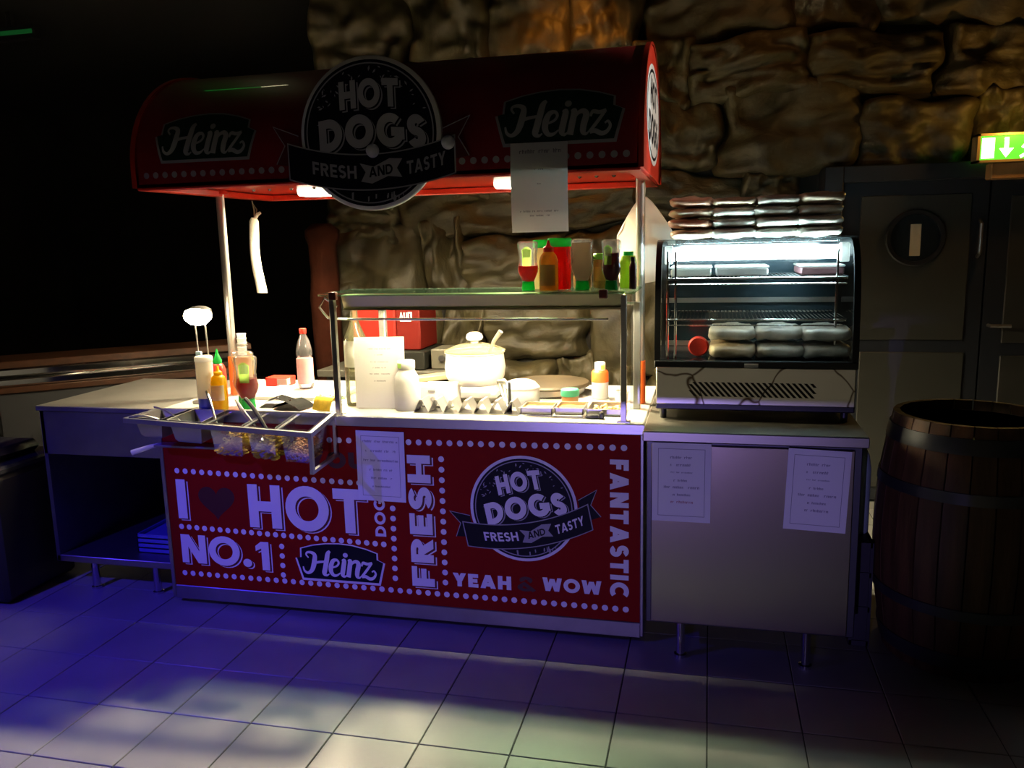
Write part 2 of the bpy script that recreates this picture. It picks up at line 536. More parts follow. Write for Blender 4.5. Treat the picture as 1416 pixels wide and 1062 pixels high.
def slices(poly, n):
    """cut an outline that is single-span per row into n horizontal strips (so it can follow a curved face)"""
    ys = [p[1] for p in poly]; y0, y1 = min(ys), max(ys)
    ev = sorted(set([y0 + (y1 - y0) * i / n for i in range(n + 1)] + ys))
    def span(y):
        xs = []
        for i in range(len(poly)):
            a, b = poly[i], poly[(i + 1) % len(poly)]
            if (a[1] - y) * (b[1] - y) <= 0 and a[1] != b[1]:
                xs.append(a[0] + (b[0] - a[0]) * (y - a[1]) / (b[1] - a[1]))
        return (min(xs), max(xs)) if xs else None
    out = []
    for a, b in zip(ev, ev[1:]):
        if b - a < 1e-6: continue
        e = (b - a) * 1e-3
        s0, s1 = span(a + e), span(b - e)
        if s0 and s1: out.append([(s0[0], a), (s0[1], a), (s1[1], b), (s1[0], b)])
    return out


def brand_badge(M, parent, u0, v0, w, bg, tilt=0.0):
    """keystone badge with the script word; M(u, v, layer) puts it on a face; w = width of the 390 box"""
    k = w / 390
    T = lambda x, y: (u0 + x * k * cos(tilt) - y * k * sin(tilt), v0 + x * k * sin(tilt) + y * k * cos(tilt))
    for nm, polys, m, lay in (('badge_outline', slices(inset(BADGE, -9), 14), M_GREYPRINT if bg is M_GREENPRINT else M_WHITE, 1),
                              ('badge', slices(BADGE, 14), bg or M_NAVY, 2), ('lettering', SCRIPT, M_WHITE_DIM if bg is M_GREENPRINT else M_WHITE, 3)):
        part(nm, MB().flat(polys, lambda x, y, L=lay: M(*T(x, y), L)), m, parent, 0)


def dots(mb, M, a, b, n, r, skip=()):
    for i in range(n):
        if i in skip: continue
        u = a[0] + (b[0] - a[0]) * i / max(1, n - 1); v = a[1] + (b[1] - a[1]) * i / max(1, n - 1)
        mb.flat([arc(u, v, r, r, 0, 330, 11)], lambda x, y: M(x, y, 2))


def round_logo(M, parent, c, R, rot, solid=None):
    """round badge: HOT DOGS over a bowed ribbon with FRESH and TASTY"""
    ca, sa = cos(rot), sin(rot)
    T = lambda u, v: (c[0] + R * (u * ca - v * sa), c[1] + R * (u * sa + v * ca))
    put = lambda polys, lay: MB().flat(polys, lambda x, y: M(*T(x, y), lay))
    rng = random.Random(5)
    if not solid:
        part('logo_rim', put([arc(0, 0, 1, 1, 0, 357, 71)], 1), M_WHITE, parent, 0)
    part('logo_disc', put([arc(0, 0, .945, .945, 0, 357, 71)], 2), M_NAVY, parent, 0)
    part('logo_ring', put(ribbon(arc(0, 0, .90, .90, 0, 357, 71), .018, True), 3), M_GREYPRINT, parent, 0)
    specks = []
    for i in range(46):
        a = math.radians(rng.choice((rng.uniform(20, 75), rng.uniform(105, 170), rng.uniform(60, 120)))); r = rng.uniform(.68, .86); s = rng.uniform(.012, .04)
        x, y = r * cos(a), r * sin(a); b = rng.uniform(0, 3)
        specks.append([(x + s * cos(b), y + s * sin(b)), (x + .35 * s * cos(b + 1.6), y + .35 * s * sin(b + 1.6)), (x - s * cos(b), y - s * sin(b)), (x - .4 * s * cos(b + 1.4), y - .4 * s * sin(b + 1.4))])
    for i in range(14):
        x = rng.uniform(-.3, .45); y = rng.uniform(-.86, -.78); s = rng.uniform(.015, .05)
        specks.append([(x - s * .3, y - s), (x + s * .3, y - s * .8), (x + s * .4, y + s), (x - s * .2, y + s * .9)])
    part('logo_specks', put(specks, 3), M_GREYPRINT, parent, 0, kind='stuff')
    def arched(s, u0, u1, v0, h, bow, t):
        P, w = text(s, t, .10); um = (u0 + u1) / 2
        return [[(u0 + (u1 - u0) * x / w, v0 + h * y - bow * (((u0 + (u1 - u0) * x / w) - um) ** 2)) for x, y in q] for q in P]
    for big in (arched('HOT', -.40, .44, .34, .36, .12, .25), arched('DOGS', -.72, .80, -.17, .42, .10, .27)):
        part('logo_shadow', put(shift(big, .035, -.03), 3), M_GREYPRINT, parent, 0)
        part('logo_shadow', put(shift(big, .018, -.016), 4), M_NAVY, parent, 0)
        part('lettering', put(big, 5), M_WHITE_DIM if solid else M_WHITE, parent, 0)
    top = lambda u: -.275 + .135 * u * u
    bot = lambda u: -.72 + .125 * u * u
    us = [-1.18 + 2.36 * i / 24 for i in range(25)]
    band = [[(a, bot(a)), (b, bot(b)), (b, top(b)), (a, top(a))] for a, b in zip(us, us[1:])]
    edge = [[(a, bot(a) - .018), (b, bot(b) - .018), (b, top(b) + .018), (a, top(a) + .018)] for a, b in zip([-1.2] + us + [1.2], us + [1.2])]
    for s in (-1, 1):
        t1 = [(s * 1.03, .02), (s * 1.40, .16), (s * 1.24, -.10), (s * 1.38, -.34), (s * 1.03, -.40)]
        part('ribbon_tail', put([t1 if s > 0 else t1[::-1]], 1 if solid else 2), M_NAVY if not solid else M_DKRED, parent, 0); part('tail_outline', put(ribbon(t1[:-1], .014), 3), M_GREYPRINT, parent, 0)
    ss = solid
    part('ribbon_edge', put(edge, 6), M_GREYPRINT, parent, 0); part('ribbon', put(band, 7), M_NAVY, parent, 0)
    mid = lambda u: (top(u) + bot(u)) / 2
    def bowed(s, u0, u1, h, t):
        P, w = text(s, t, .12)
        return [[(u0 + (u1 - u0) * x / w, mid(u0 + (u1 - u0) * x / w) + h * (y - .5)) for x, y in q] for q in P]
    for wd in (bowed('FRESH', -.84, -.20, .17, .2), bowed('TASTY', .52, 1.06, .17, .2)):
        part('lettering', put(wd, 8), M_WHITE if not ss else M_GREYPRINT, parent, 0)
    scroll = [[(-.15, mid(0) + .12), (.05, mid(0) + .07), (.28, mid(0) + .17), (.46, mid(0) + .16), (.38, mid(0) + .04), (.45, mid(0) - .08), (.25, mid(0) - .06), (.02, mid(0) - .15), (-.14, mid(0) - .12), (-.07, mid(0))]]
    part('scroll', put(scroll, 8), M_GREYPRINT, parent, 0)
    part('lettering', put([[(x * .34 - .02, mid(0) - .07 + y * .13 + x * .04) for x, y in q] for q in fit('AND', 0, 1, 0, 1, .2)], 9), M_NAVY, parent, 0)


def scribble(u0, u1, v, h, seed, rng=None):
    """unreadable blurred word line: small ink marks"""
    r = random.Random(seed); P = []; u = u0
    while u < u1:
        if r.random() < .13: u += h * .8; continue
        w = h * r.uniform(.35, .75); hh = h * r.choice((.7, .7, 1.0))
        P.append([(u, v), (u + w * .35, v), (u + w * .35, v + hh), (u, v + hh)])
        P.append([(u, v + h * .55), (u + w, v + h * .6), (u + w, v + h * .75), (u, v + h * .72)])
        if r.random() < .6: P.append([(u + w * .7, v), (u + w, v), (u + w, v + h * .7), (u + w * .7, v + h * .7)])
        u += w + h * .18
    return P


# ------------------------------------------------------------------ setting
def floor():
    g = MB().box(-6.0, 4.8, -9.4, 7.0, -0.10, -0.004)
    fl = struct('floor', g, mat('grout', (0.06, 0.06, 0.062), 0.9))
    tm = mat('floor_tile_glaze', (0.31, 0.305, 0.295), 0.36, noise_amt=0.10, nscale=3.0, bump=0.02, bscale=60)
    metas = [MB().box(-.1478, .1478, -.1478, .1478, -0.008, 0, bev=0.0016).mesh('floor_tile', tm, 0)]
    rng = random.Random(2)
    cells = [(i, j) for i in range(-7, 13) for j in range(-3, 9)]
    for i, j in cells:
        o = part('floor_tile', metas[0], None, fl)
        o.location = (i * .3 + .15, j * .3 + .15, rng.uniform(-.0004, 0.0002)); o.rotation_euler = (rng.uniform(-.001, .001), rng.uniform(-.001, .001), rng.choice((0, PI / 2, PI)))
    far = MB()
    for i in range(-20, 16):
        for j in range(-31, 23):
            if (-7 <= i < 13 and -3 <= j < 9) or i * .3 < -6 or i * .3 + .3 > 4.8: continue
            far.box(i * .3 + .0022, i * .3 + .2978, j * .3 + .0022, j * .3 + .2978, -.008, 0)
    part('far_tiles', far, tm, fl, 0, kind='stuff')
    return fl


def stone_mesh(seed, mats):
    """a rough block face about 1 x 1, bulging towards -y"""
    r = random.Random(seed); off = Vector((r.uniform(0, 50), r.uniform(0, 50), r.uniform(0, 50)))
    def fn(u, v):
        x, z = u - .5, v - .5
        e = max(abs(x), abs(z)) * 2
        px = min(1, (1 - abs(x) * 2) * 5.5); pz = min(1, (1 - abs(z) * 2) * 5.5)
        d = (px * pz) ** .45
        n = noise.noise(Vector((x * 2.2, 0, z * 2.2)) + off) * .42 + noise.noise(Vector((x * 6, 1, z * 6)) + off) * .2 + noise.noise(Vector((x * 13, 4, z * 13)) + off) * .05
        wob = noise.noise(Vector((x * 2.5, 9, z * 2.5)) + off) * .13
        wob2 = noise.noise(Vector((x * 2.5, 19, z * 2.5)) + off) * .13
        return (x + wob * e, -d * (.62 + n), z + wob2 * e)
    return MB().grid(fn, 30, 26).mesh('stone', mats, 180)


def rock_walls():
    back = struct('wall_back', MB().box(-.42, 4.8, 3.02, 3.2, 0, 3.3), mat('rock_joint', (0.012, 0.010, 0.007), 0.9))
    sm = mat('rock', (0.052, 0.041, 0.015), 0.6, noise_amt=0.45, nscale=2.5, bump=1.0, bscale=7, spec=0.6)
    metas = [stone_mesh(k, sm) for k in range(9)]
    rng = random.Random(11)
    z = 0.0
    rows = [.42, .36, .46, .40, .30, .42, .34, .50]
    for k, h in enumerate(rows):
        x = -.42
        first = True
        while x < 4.8:
            w = rng.uniform(.28, .85)
            cx = x + w / 2
            if not (2.72 < cx and z < 1.9):
                o = part('stone', metas[rng.randrange(9)], None, back)
                tall = rng.choice((1.0, 1.0, 1.15, 1.35))
                o.location = (cx, 3.03 + rng.uniform(0, .03), z + h / 2 + rng.uniform(-.05, .05)); o.scale = (w * rng.uniform(1.0, 1.12), rng.uniform(.17, .32), h * 1.08 * tall)
                o.rotation_euler = (0, rng.uniform(-.12, .12), rng.uniform(-.08, .08))
            x += w
        z += h
    dw = mat('dark_wall', (0.028, 0.024, 0.022), 0.8, noise_amt=.3, nscale=2)
    struct('wall_left', MB().box(-6.2, -6.0, -9.4, 7.0, 0, 3.3), dw)
    struct('wall_right', MB().box(4.8, 5.0, -9.4, 3.2, 0, 3.3), dw)
    struct('wall_front', MB().box(-6.2, 5.0, -9.6, -9.4, 0, 3.3), dw)
    struct('wall_hall_back', MB().box(-6.2, -.42, 7.0, 7.2, 0, 3.3), dw)
    struct('wall_hall_side', MB().box(-.42, -.24, 3.2, 7.0, 0, 3.3), dw)
    struct('ceiling', MB().box(-6.2, 5.0, -9.6, 7.2, 3.3, 3.4), mat('ceiling_paint', (0.02, 0.018, 0.017), 0.9))


def pillar():
    mb = MB(); H = 1.72
    def fn(u, v):
        a = u * 2 * PI; z = v * H
        r = .088 + .016 * noise.noise(Vector((cos(a) * 1.5, sin(a) * 1.5, z * 2.2))) + .012 * noise.noise(Vector((cos(a) * 5, sin(a) * 5, z * 6))) + (.016 if z > 1.60 else 0) - (.05 if v > .995 else 0)
        return (-.31 + r * cos(a), 2.62 + r * sin(a), z)
    mb.grid(fn, 20, 40); n = len(mb.v); mb.f.append(tuple(range(n - 21, n - 1)))
    struct('pillar', mb, mat('red_brown_rock', (0.030, 0.007, 0.003), 0.9, spec=.1, noise_amt=.4, nscale=4, bump=.6, bscale=14), 60, label='reddish brown rock pillar stump behind the stand')


def doors():
    fr = mat('door_frame_blue_black', (0.018, 0.021, 0.028), 0.45)
    pan = mat('door_panel_grey', (0.038, 0.039, 0.033), 0.5, noise_amt=.08, nscale=3)
    y = 2.80
    d1 = struct('door_1', MB().box(2.80, 3.56, y + .012, y + .05, 0.02, 1.86), fr)
    part('upper_panel', MB().box(2.905, 3.475, y, y + .02, .975, 1.785, bev=.004), pan, d1)
    part('lower_panel', MB().box(2.935, 3.485, y, y + .02, .10, .905, bev=.004), pan, d1)
    c = (3.195, 1.55)
    part('porthole_ring', MB().lathe([(.128, 0), (.150, -.004), (.158, -.016), (.150, -.024), (.130, -.022), (.128, 0)], 40, (c[0], y, c[1]), axis='y'), mat('porthole_ring_black', (0.012, 0.012, 0.014), .35), d1)
    part('porthole_glass', MB().lathe([(.0001, -.009), (.07, -.009), (.13, -.006)], 40, (c[0], y, c[1]), axis='y'), mat('dark_glass', (0.012, 0.018, 0.024), .06, coat=.6), d1)
    part('porthole_notice', MB().box(c[0] - .028, c[0] + .028, y - .013, y - .010, c[1] - .10, c[1] + .075, bev=.001), mat('aged_note', (0.62, 0.58, 0.46), .7), d1)
    # meeting stile, handles, second leaf
    part('handle', MB().tube([(3.515, y - .005, 1.44), (3.515, y - .045, 1.46), (3.515, y - .045, 1.62), (3.515, y - .005, 1.64)][::1], .010, 8), M_STEELD, d1)
    d2 = struct('door_2', MB().box(3.57, 4.5, y + .012, y + .05, 0.02, 1.86), fr)
    part('upper_panel', MB().box(3.67, 4.40, y, y + .02, .96, 1.765, bev=.004), mat('door_panel_dim', (0.035, 0.035, 0.03), .5), d2)
    part('lower_panel', MB().box(3.67, 4.40, y, y + .02, .10, .89, bev=.004), MATS['door_panel_dim'], d2)
    part('handle', MB().tube([(3.60, y + .01, 1.06), (3.60, y - .04, 1.06), (3.70, y - .045, 1.06)], .010, 8), M_STEELD, d2)
    struct('trim_1', MB().box(2.70, 2.80, 2.74, 3.02, 0, 1.95, bev=.005).box(2.80, 4.6, 2.74, 3.02, 1.86, 1.95, bev=.005), fr)


def exit_sign():
    t = thing('exit_sign', 'lit green exit sign with white pictograms in amber-lit metal box over the doors', 'sign', (3.62, 2.66, 1.92))
    x0, x1, z0, z1, y = 3.425, 3.83, 1.93, 2.075, 2.60
    al = mat('brass_frame', (0.62, 0.46, 0.22), 0.35, 0.6)
    fr = MB()
    for a in ((x0, x1, z1 - .012, z1), (x0, x1, z0, z0 + .012), (x0, x0 + .014, z0, z1), (x1 - .014, x1, z0, z1)):
        fr.box(a[0], a[1], y, y + .10, a[2], a[3])
    part('frame', fr, al, t, 0)
    part('green_face', MB().box(x0 + .014, x1 - .014, y + .006, y + .09, z0 + .012, z1 - .012), mat('lit_green', (0.02, 0.3, 0.05), .5, emit=(0.12, 0.75, 0.03), estr=1.2), t, 0)
    wm = mat('lit_white', (0.9, 0.9, 0.8), .5, emit=(1.0, 1.0, 0.60), estr=4.5)
    f = lambda u, v: (x0 + u, y + .005, z0 + v)
    part('door_pictogram', MB().flat([[(.022, .02), (.082, .02), (.082, .122), (.022, .122)]], f), wm, t, 0)
    part('arrow_pictogram', MB().flat([[(.128, .122), (.148, .122), (.148, .065), (.128, .065)], [(.104, .068), (.138, .022), (.172, .068)]], f), wm, t, 0)
    man = [arc(.243, .112, .014, .014, 0, 330, 11)] + ribbon([(.238, .098), (.250, .066)], .030) + ribbon([(.212, .068), (.232, .094), (.262, .092), (.285, .078)], .012) + ribbon([(.250, .068), (.278, .052), (.300, .062)], .014) + ribbon([(.246, .068), (.232, .038), (.204, .022)], .014)
    part('running_figure_pictogram', MB().flat(man, f), wm, t, 0)
    part('bracket', MB().box(3.51, 3.70, 2.64, 2.74, 1.845, 1.93, bev=.006), mat('amber_wood', (0.42, 0.22, 0.08), .5, noise_amt=.3), t)
    # a far one on the left, seen edge on and blurred by distance
    g = thing('exit_sign', 'small distant green lit sign strip high in the dark top left corner', 'sign', (-2.85, 3.05, 3.1))
    part('housing', MB().box(-3.10, -2.66, 3.05, 3.11, 3.10, 3.20, bev=.005).box(-2.9, -2.86, 3.06, 3.10, 3.20, 3.30), M_DARK, g)
    part('green_face', MB().box(-3.08, -2.68, 3.044, 3.05, 3.135, 3.165), mat('dim_green', (0.01, 0.1, 0.02), .5, emit=(0.004, 0.05, 0.010), estr=0.7), g)


def unseen_lights_and_shades():
    # unseen shades added around the violet lights, their flaps cutting the beams
    t = thing('stage_light', 'added black shade with flap cutting the violet stage light, front left of the stand', 'light', (-1.3, -1.4, 2.45))
    part('added_light_flap', MB().box(-1.45, -.70, -1.204, -1.20, 2.268, 2.58), M_DARK, t, 0)
    part('housing', MB().box(-1.45, -.70, -1.50, -1.48, 2.2, 2.60).box(-1.45, -.70, -1.48, -1.20, 2.58, 2.60), M_DARK, t, 0)
    t = thing('stage_light', 'added low violet wash light with flaps cutting its beam, unseen behind the camera', 'light', (1.25, -5.2, .5))
    part('added_light_flap', MB().box(1.0, 1.5, -4.904, -4.90, .475, .62).box(1.0, 1.5, -4.904, -4.90, .30, .425).box(1.0, 1.5, -5.28, -4.90, .62, .625), M_DARK, t, 0)
    part('stand', MB().tube([(1.25, -5.24, 0), (1.25, -5.24, .40)], .02, 8).box(1.10, 1.40, -5.30, -5.26, .36, .62), M_DARK, t, 0)
    # hanging lit sign over the stand, seen only as a streak mirrored in the canopy
    t = thing('exit_sign', 'hanging lit sign above the canopy, mirrored as a green streak in it', 'sign', (-.2, 1.3, 3.0))
    part('housing', MB().box(-.46, .02, 1.27, 1.31, 2.92, 3.02, bev=.004), M_DARK, t)
    part('green_face', MB().box(-.45, -.13, 1.262, 1.27, 2.94, 2.965), mat('hanging_green', (0.01, 0.1, 0.02), .5, emit=(0.01, 0.6, 0.06), estr=3), t, 0)
    part('white_face', MB().box(-.13, .01, 1.262, 1.27, 2.94, 2.965), mat('hanging_white', (0.3, 0.3, 0.2), .5, emit=(1.0, 0.9, 0.5), estr=9), t, 0)
    part('rod', MB().tube([(-.2, 1.29, 3.02), (-.2, 1.29, 3.30)], .008, 8), M_STEELD, t)


# ------------------------------------------------------------------ hot dog cart
YF = 0.807


def front_map(u, v, lay):
    return (u, YF - 0.0003 - lay * 0.0006, v)


def canopy_y(z):
    """front face of the barrel canopy at height z"""
    if z <= 1.90: return .68
    return 1.20 - .52 * math.sqrt(max(0, 1 - ((z - 1.90) / .42) ** 2))


def canopy_map(u, v, lay):
    return (u, canopy_y(v) - .0012 - lay * .0009, v)


def cart():
    t = thing('hot_dog_stand', 'red hot dog stand with printed front, steel counter and barrel canopy on two poles', 'stand', (.8, 1.2, 0))
    part('body', MB().box(-.235, 1.835, .83, 1.60, .07, .85, bev=.006), mat('cart_body_grey', (0.20, 0.20, 0.20), .5), t)
    fp = part('front_panel', MB().box(-.248, 1.843, YF, .832, .085, .847, bev=.003), M_RED, t)
    part('skirt', MB().box(-.252, 1.84, YF - .002, .85, .022, .086, bev=.003), M_STEELD, t)
    part('side_trim', MB().box(-.262, -.244, YF - .006, .84, .03, .85, bev=.003), M_STEELD, t)
    part('side_trim', MB().box(1.838, 1.852, YF - .006, .84, .03, .85, bev=.003), M_STEELD, t)
    part('counter', MB().box(-.262, 1.852, .80, 1.64, .848, .89, bev=.005), M_COUNTER, t)
    part('counter_nosing', MB().box(-.263, 1.853, .797, .801, .850, .888, bev=.001), M_STEEL, t)
    for x in (.02, 1.62):
        for y in (.93, 1.5):
            w = part('castor', MB().lathe([(.008, -.018), (.030, -.018), (.034, -.010), (.034, .010), (.030, .018), (.008, .018)], 18, (x, y, .034), axis='x'), M_RUB, t)
            part('castor_fork', MB().box(x - .026, x - .020, y - .014, y + .014, .03, .075).box(x + .020, x + .026, y - .014, y + .014, .03, .075).box(x - .03, x + .03, y - .03, y + .03, .07, .078), M_STEELD, w)
    # printed front
    m = front_map
    def put(nm, P, mm, lay): part(nm, MB().flat(P, lambda x, y: m(x, y, lay)), mm, fp, 0)
    for wd in (fit('I', -.196, -.150, .403, .583, .99, 0), fit('HOT', .155, .700, .383, .577, .235, .11), fit('NO.', -.197, .150, .197, .329, .23, .09),
               fit('1', .172, .236, .188, .318, .30, 0), fit('FRESH', .893, .992, .170, .735, .235, .12, 90)):
        put('lettering_edge', shift(wd, .013, -.009), M_WHITE, 1)
        put('lettering_shadow', shift(wd, .008, -.0055), M_DKRED, 2)
        put('lettering', wd, M_WHITE, 3)
    for wd in (fit('DOGS', .738, .786, .377, .585, .24, .12, 90), fit('YEAH', 1.071, 1.319, .182, .240, .27, .12), fit('WOW', 1.449, 1.687, .191, .248, .27, .10), fit('FANTASTIC', 1.722, 1.794, .186, .748, .27, .14, -90)):
        put('lettering', wd, M_WHITE, 1)
    heart = [(16 * sin(a) ** 3, 13 * cos(a) - 5 * cos(2 * a) - 2 * cos(3 * a) - cos(4 * a)) for a in [2 * PI * i / 48 for i in range(48)]]
    put('heart', [[(x / 32 * .178, .492 + y / 29 * .152) for x, y in heart]], mat('print_maroon', (0.055, 0.003, 0.005), .5), 1)
    put('lettering', fit('YOU', .455, .700, .665, .735, .3, .12), mat('print_maroon', (0, 0, 0)), 1)
    put('lettering', fit('&', 1.345, 1.425, .182, .245, .2, 0), mat('print_maroon', (0, 0, 0)), 1)
    for a, b, n in (((-.184, .622), (.677, .605), 22), ((-.187, .365), (.773, .343), 26), ((-.192, .147), (1.783, .138), 49), ((.299, .303), (.297, .172), 4),
                    ((.822, .590), (.817, .196), 10), ((1.040, .722), (1.038, .194), 13), ((.380, .784), (1.776, .795), 33)):
        dm = MB(); dots(dm, m, a, b, n, .0125)
        part('bulb_dot_row', dm, M_WHITE, fp, 0, kind='stuff')
    brand_badge(m, fp, .394, .178, .336, M_NAVY)
    round_logo(m, fp, (1.376, .530), .219, math.radians(11))
    # posts
    for x in (-.118, 1.803):
        po = part('post', MB().tube([(x, 1.21, .89), (x, 1.21, 1.86)], .019, 18), M_POST, t)
        part('post_sleeve', MB().tube([(x, 1.21, .892), (x, 1.21, 1.075)], .0235, 18), M_ORANGE, po, label='orange red sleeve')
        part('post_collar', MB().lathe([(.020, 0), (.038, 0), (.038, .012), (.024, .03)], 18, (x, 1.21, 1.825)), M_CEIL, po)
    # canopy
    xL, xR = -.15, 1.845
    prof = [(.68, 1.825)] + [(1.20 - .52 * cos(PI * i / 32), 1.90 + .42 * sin(PI * i / 32)) for i in range(33)] + [(1.72, 1.825)]
    inn = [(1.20 + (y - 1.20) * .97, 1.90 + (z - 1.90) * (.965 if z > 1.9 else 1)) for y, z in prof]
    mb = MB(); n = len(prof)
    vs = [(xL, y, z) for y, z in prof] + [(xR, y, z) for y, z in prof] + [(xL, y, z) for y, z in inn] + [(xR, y, z) for y, z in inn]
    fs = []
    for i in range(n - 1):
        fs += [(i, i + 1, n + i + 1, n + i), (2 * n + i, 3 * n + i, 3 * n + i + 1, 2 * n + i + 1)]
    mb.add(vs, fs)
    ca = part('canopy', mb, M_CANOPY, t, 30)
    # rim under the edge and recessed ceiling
    rim = MB()
    for a in ((xL, xR, .68, .735), (xL, xR, 1.665, 1.72), (xL, xL + .05, .735, 1.665), (xR - .05, xR, .735, 1.665)):
        rim.box(a[0], a[1], a[2], a[3], 1.815, 1.842, bev=.003)
    part('canopy_rim', rim, M_CEIL, t)
    part('canopy_ceiling', MB().box(xL + .012, xR - .012, .70, 1.70, 1.846, 1.858), M_CEIL, t)
    for x, y in ((.25, 1.45), (1.22, 1.44)):
        lp = part('puck_lamp', MB().lathe([(.075, -.001), (.076, -.027), (.084, -.027), (.090, -.018), (.092, 0)], 32, (x, y, 1.846)), mat('frosted_rim', (.8, .8, .75), .5, emit=(1.0, 0.88, 0.66), estr=3.5), t)
        part('lamp_diffuser', MB().lathe([(.0001, -.0050), (.04, -.0050), (.072, -.0046), (.0735, -.0042)], 28, (x, y, 1.846)), mat('lamp_glow', (1, 1, 1), .5, emit=(1.0, 0.84, 0.54), estr=2100), lp)
    bolts = MB()
    r = random.Random(4)
    for x in (.02, .10, .20, .30, 1.55, 1.62, 1.70, 1.76):
        for y in (.95, 1.3):
            bolts.lathe([(.0001, -.008), (.007, -.005), (.009, 0)], 8, (x + r.uniform(-.02, .02), y, 1.846))
    part('bolt_heads', bolts, M_CHROME, t)
    for x, s in ((xL, -1), (xR, 1)):
        k = [(y, z) for y, z in prof]
        ep = part('end_panel', MB().prism(k, lambda a, b: (x - s * .012, a, b), lambda a, b: (x + s * .008, a, b)), mat('end_panel_red', (0.62, 0.035, 0.015), .4), t)
        big = [(1.2 + (y - 1.2) * 1.025, 1.825 + (z - 1.825) * 1.02) for y, z in prof]
        part('edge_trim', MB().add([(x + s * .012, a, b) for a, b in k] + [(x + s * .012, a, b) for a, b in big] + [(x - s * .006, a, b) for a, b in big],
                                   [q for i in range(n - 1) for q in ((i, i + 1, n + i + 1, n + i), (n + i, n + i + 1, 2 * n + i + 1, 2 * n + i))]), M_CEIL, ep)
        E = lambda u, v, lay, x=x, s=s: (x + s * (.0085 + .0006 * lay), 1.2 + s * u, v)
        def EL(lay, E=E, s=s):
            fn = lambda a, b: E(a, b, lay)
            fn.out = (s, 0, 0)
            return fn
        part('badge_outline', MB().flat([arc(0, 2.06, .36, .19, 0, 355, 50)], EL(1)), M_WHITE, ep, 0)
        part('badge', MB().flat(ribbon(arc(0, 2.06, .33, .165, 0, 355, 50), .012, True), EL(2)), M_NAVY, ep, 0)
        for wd in (fit('HOT', -.17, .17, 2.09, 2.19, .24), fit('DOGS', -.25, .25, 1.95, 2.06, .24)):
            part('lettering', MB().flat(wd, EL(2)), M_NAVY, ep, 0)
    # logos and bulb dots on the canopy front
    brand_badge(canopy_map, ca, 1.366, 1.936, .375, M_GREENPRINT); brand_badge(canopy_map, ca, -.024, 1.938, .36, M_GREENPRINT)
    dd = MB(); dots(dd, canopy_map, (-.10, 1.872), (1.797, 1.872), 46, .0125)
    part('bulb_dot_row', dd, M_GREYPRINT, ca, 0, kind='stuff')
    # round sign board
    c = (.868, 1.980); R = .273
    sb = part('sign_board', MB().lathe([(.0001, .645), (R - .006, .645), (R, .650), (R, .668), (R - .004, .672), (.0001, .672)], 72, (c[0], 0, c[1]), axis='y'), M_WHITE, t)
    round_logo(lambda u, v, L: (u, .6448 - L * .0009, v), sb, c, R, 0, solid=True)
    part('sign_bracket', MB().box(.80, .94, .668, .684, 1.83, 1.90), M_STEELD, t)
    # white pull handle on the left side
    part('pull_handle', MB().tube([(-.255, .84, .735), (-.30, .80, .728), (-.375, .77, .705)], [.006, .010, .013], 10), M_WPLAST, t, label='white pull handle')
    return t


def sign_magnets():
    for x, z, lb in ((.885, 1.918, 'white round magnet under the O of the sign board'), (1.172, 1.934, 'white round magnet at the right rim of the sign board')):
        mb = MB().lathe([(.0001, -.022), (.014, -.020), (.022, -.012), (.025, 0), (.022, .006)], 24, axis='y')
        single('round_magnet', mb, M_WPLAST, lb, 'magnet', (x, .628, z), group='round magnets on the sign')


def sneeze_guard():
    t = thing('sneeze_guard', 'steel and glass serving guard with glass shelf on the stand counter', 'glass guard', (1.2, .95, .89))
    for x in (.592, 1.772):
        part('front_post', MB().box(x - .011, x + .011, .822, .846, .89, 1.375, bev=.002), M_STEEL, t)
        part('foot_plate', MB().box(x - .025, x + .025, .815, .853, .889, .895, bev=.001), M_STEEL, t)
    for x in (.70, 1.80):
        part('rear_post', MB().box(x - .014, x + .014, 1.08, 1.108, .89, 1.33, bev=.002), M_STEEL, t)
    part('glass_shelf', MB().box(.545, 1.815, .80, 1.13, 1.381, 1.391, bev=.002), M_GEDGE, t, label='greenish glass shelf')
    part('shelf_channel', MB().prism([(.868, 1.381), (.891, 1.322), (.893, 1.322), (.893, 1.381)], lambda a, b: (.615, a, b), lambda a, b: (1.765, a, b)).box(.615, 1.765, .885, .964, 1.377, 1.381).box(.615, 1.765, .960, .964, 1.345, 1.381).box(.615, 1.765, .880, .893, 1.318, 1.326), mat('warm_channel_steel', (0.62, 0.53, 0.33), .28, .9), t)  # rear lip added against tube spill, face tilted to mirror the lit floor
    part('lamp_tube', MB().tube([(.66, .9025, 1.3715), (1.74, .9025, 1.3715)], .005, 12), mat('gantry_glow', (1, 1, 1), .5, emit=(1.0, 0.86, 0.55), estr=800), t)
    part('front_rail', MB().tube([(.60, .86, 1.335), (.555, .84, 1.372), (.535, .83, 1.335), (.555, .86, 1.290), (.60, .95, 1.275), (1.70, .95, 1.274)], .0055, 8), M_CHROME, t)
    part('rear_rail', MB().tube([(.70, 1.094, 1.325), (1.80, 1.094, 1.325)], .008, 8), M_STEEL, t)
    for x in (.612, 1.700):
        part('clamp', MB().box(x - .016, x + .016, .788, .812, 1.366, 1.398, bev=.003), mat('brown_clamp', (0.14, 0.03, 0.02), .5), t)
    part('side_glass', MB().grid(lambda u, v: (1.795, .83 + .27 * u, .90 + .47 * v), 1, 1), M_GLASS, t)


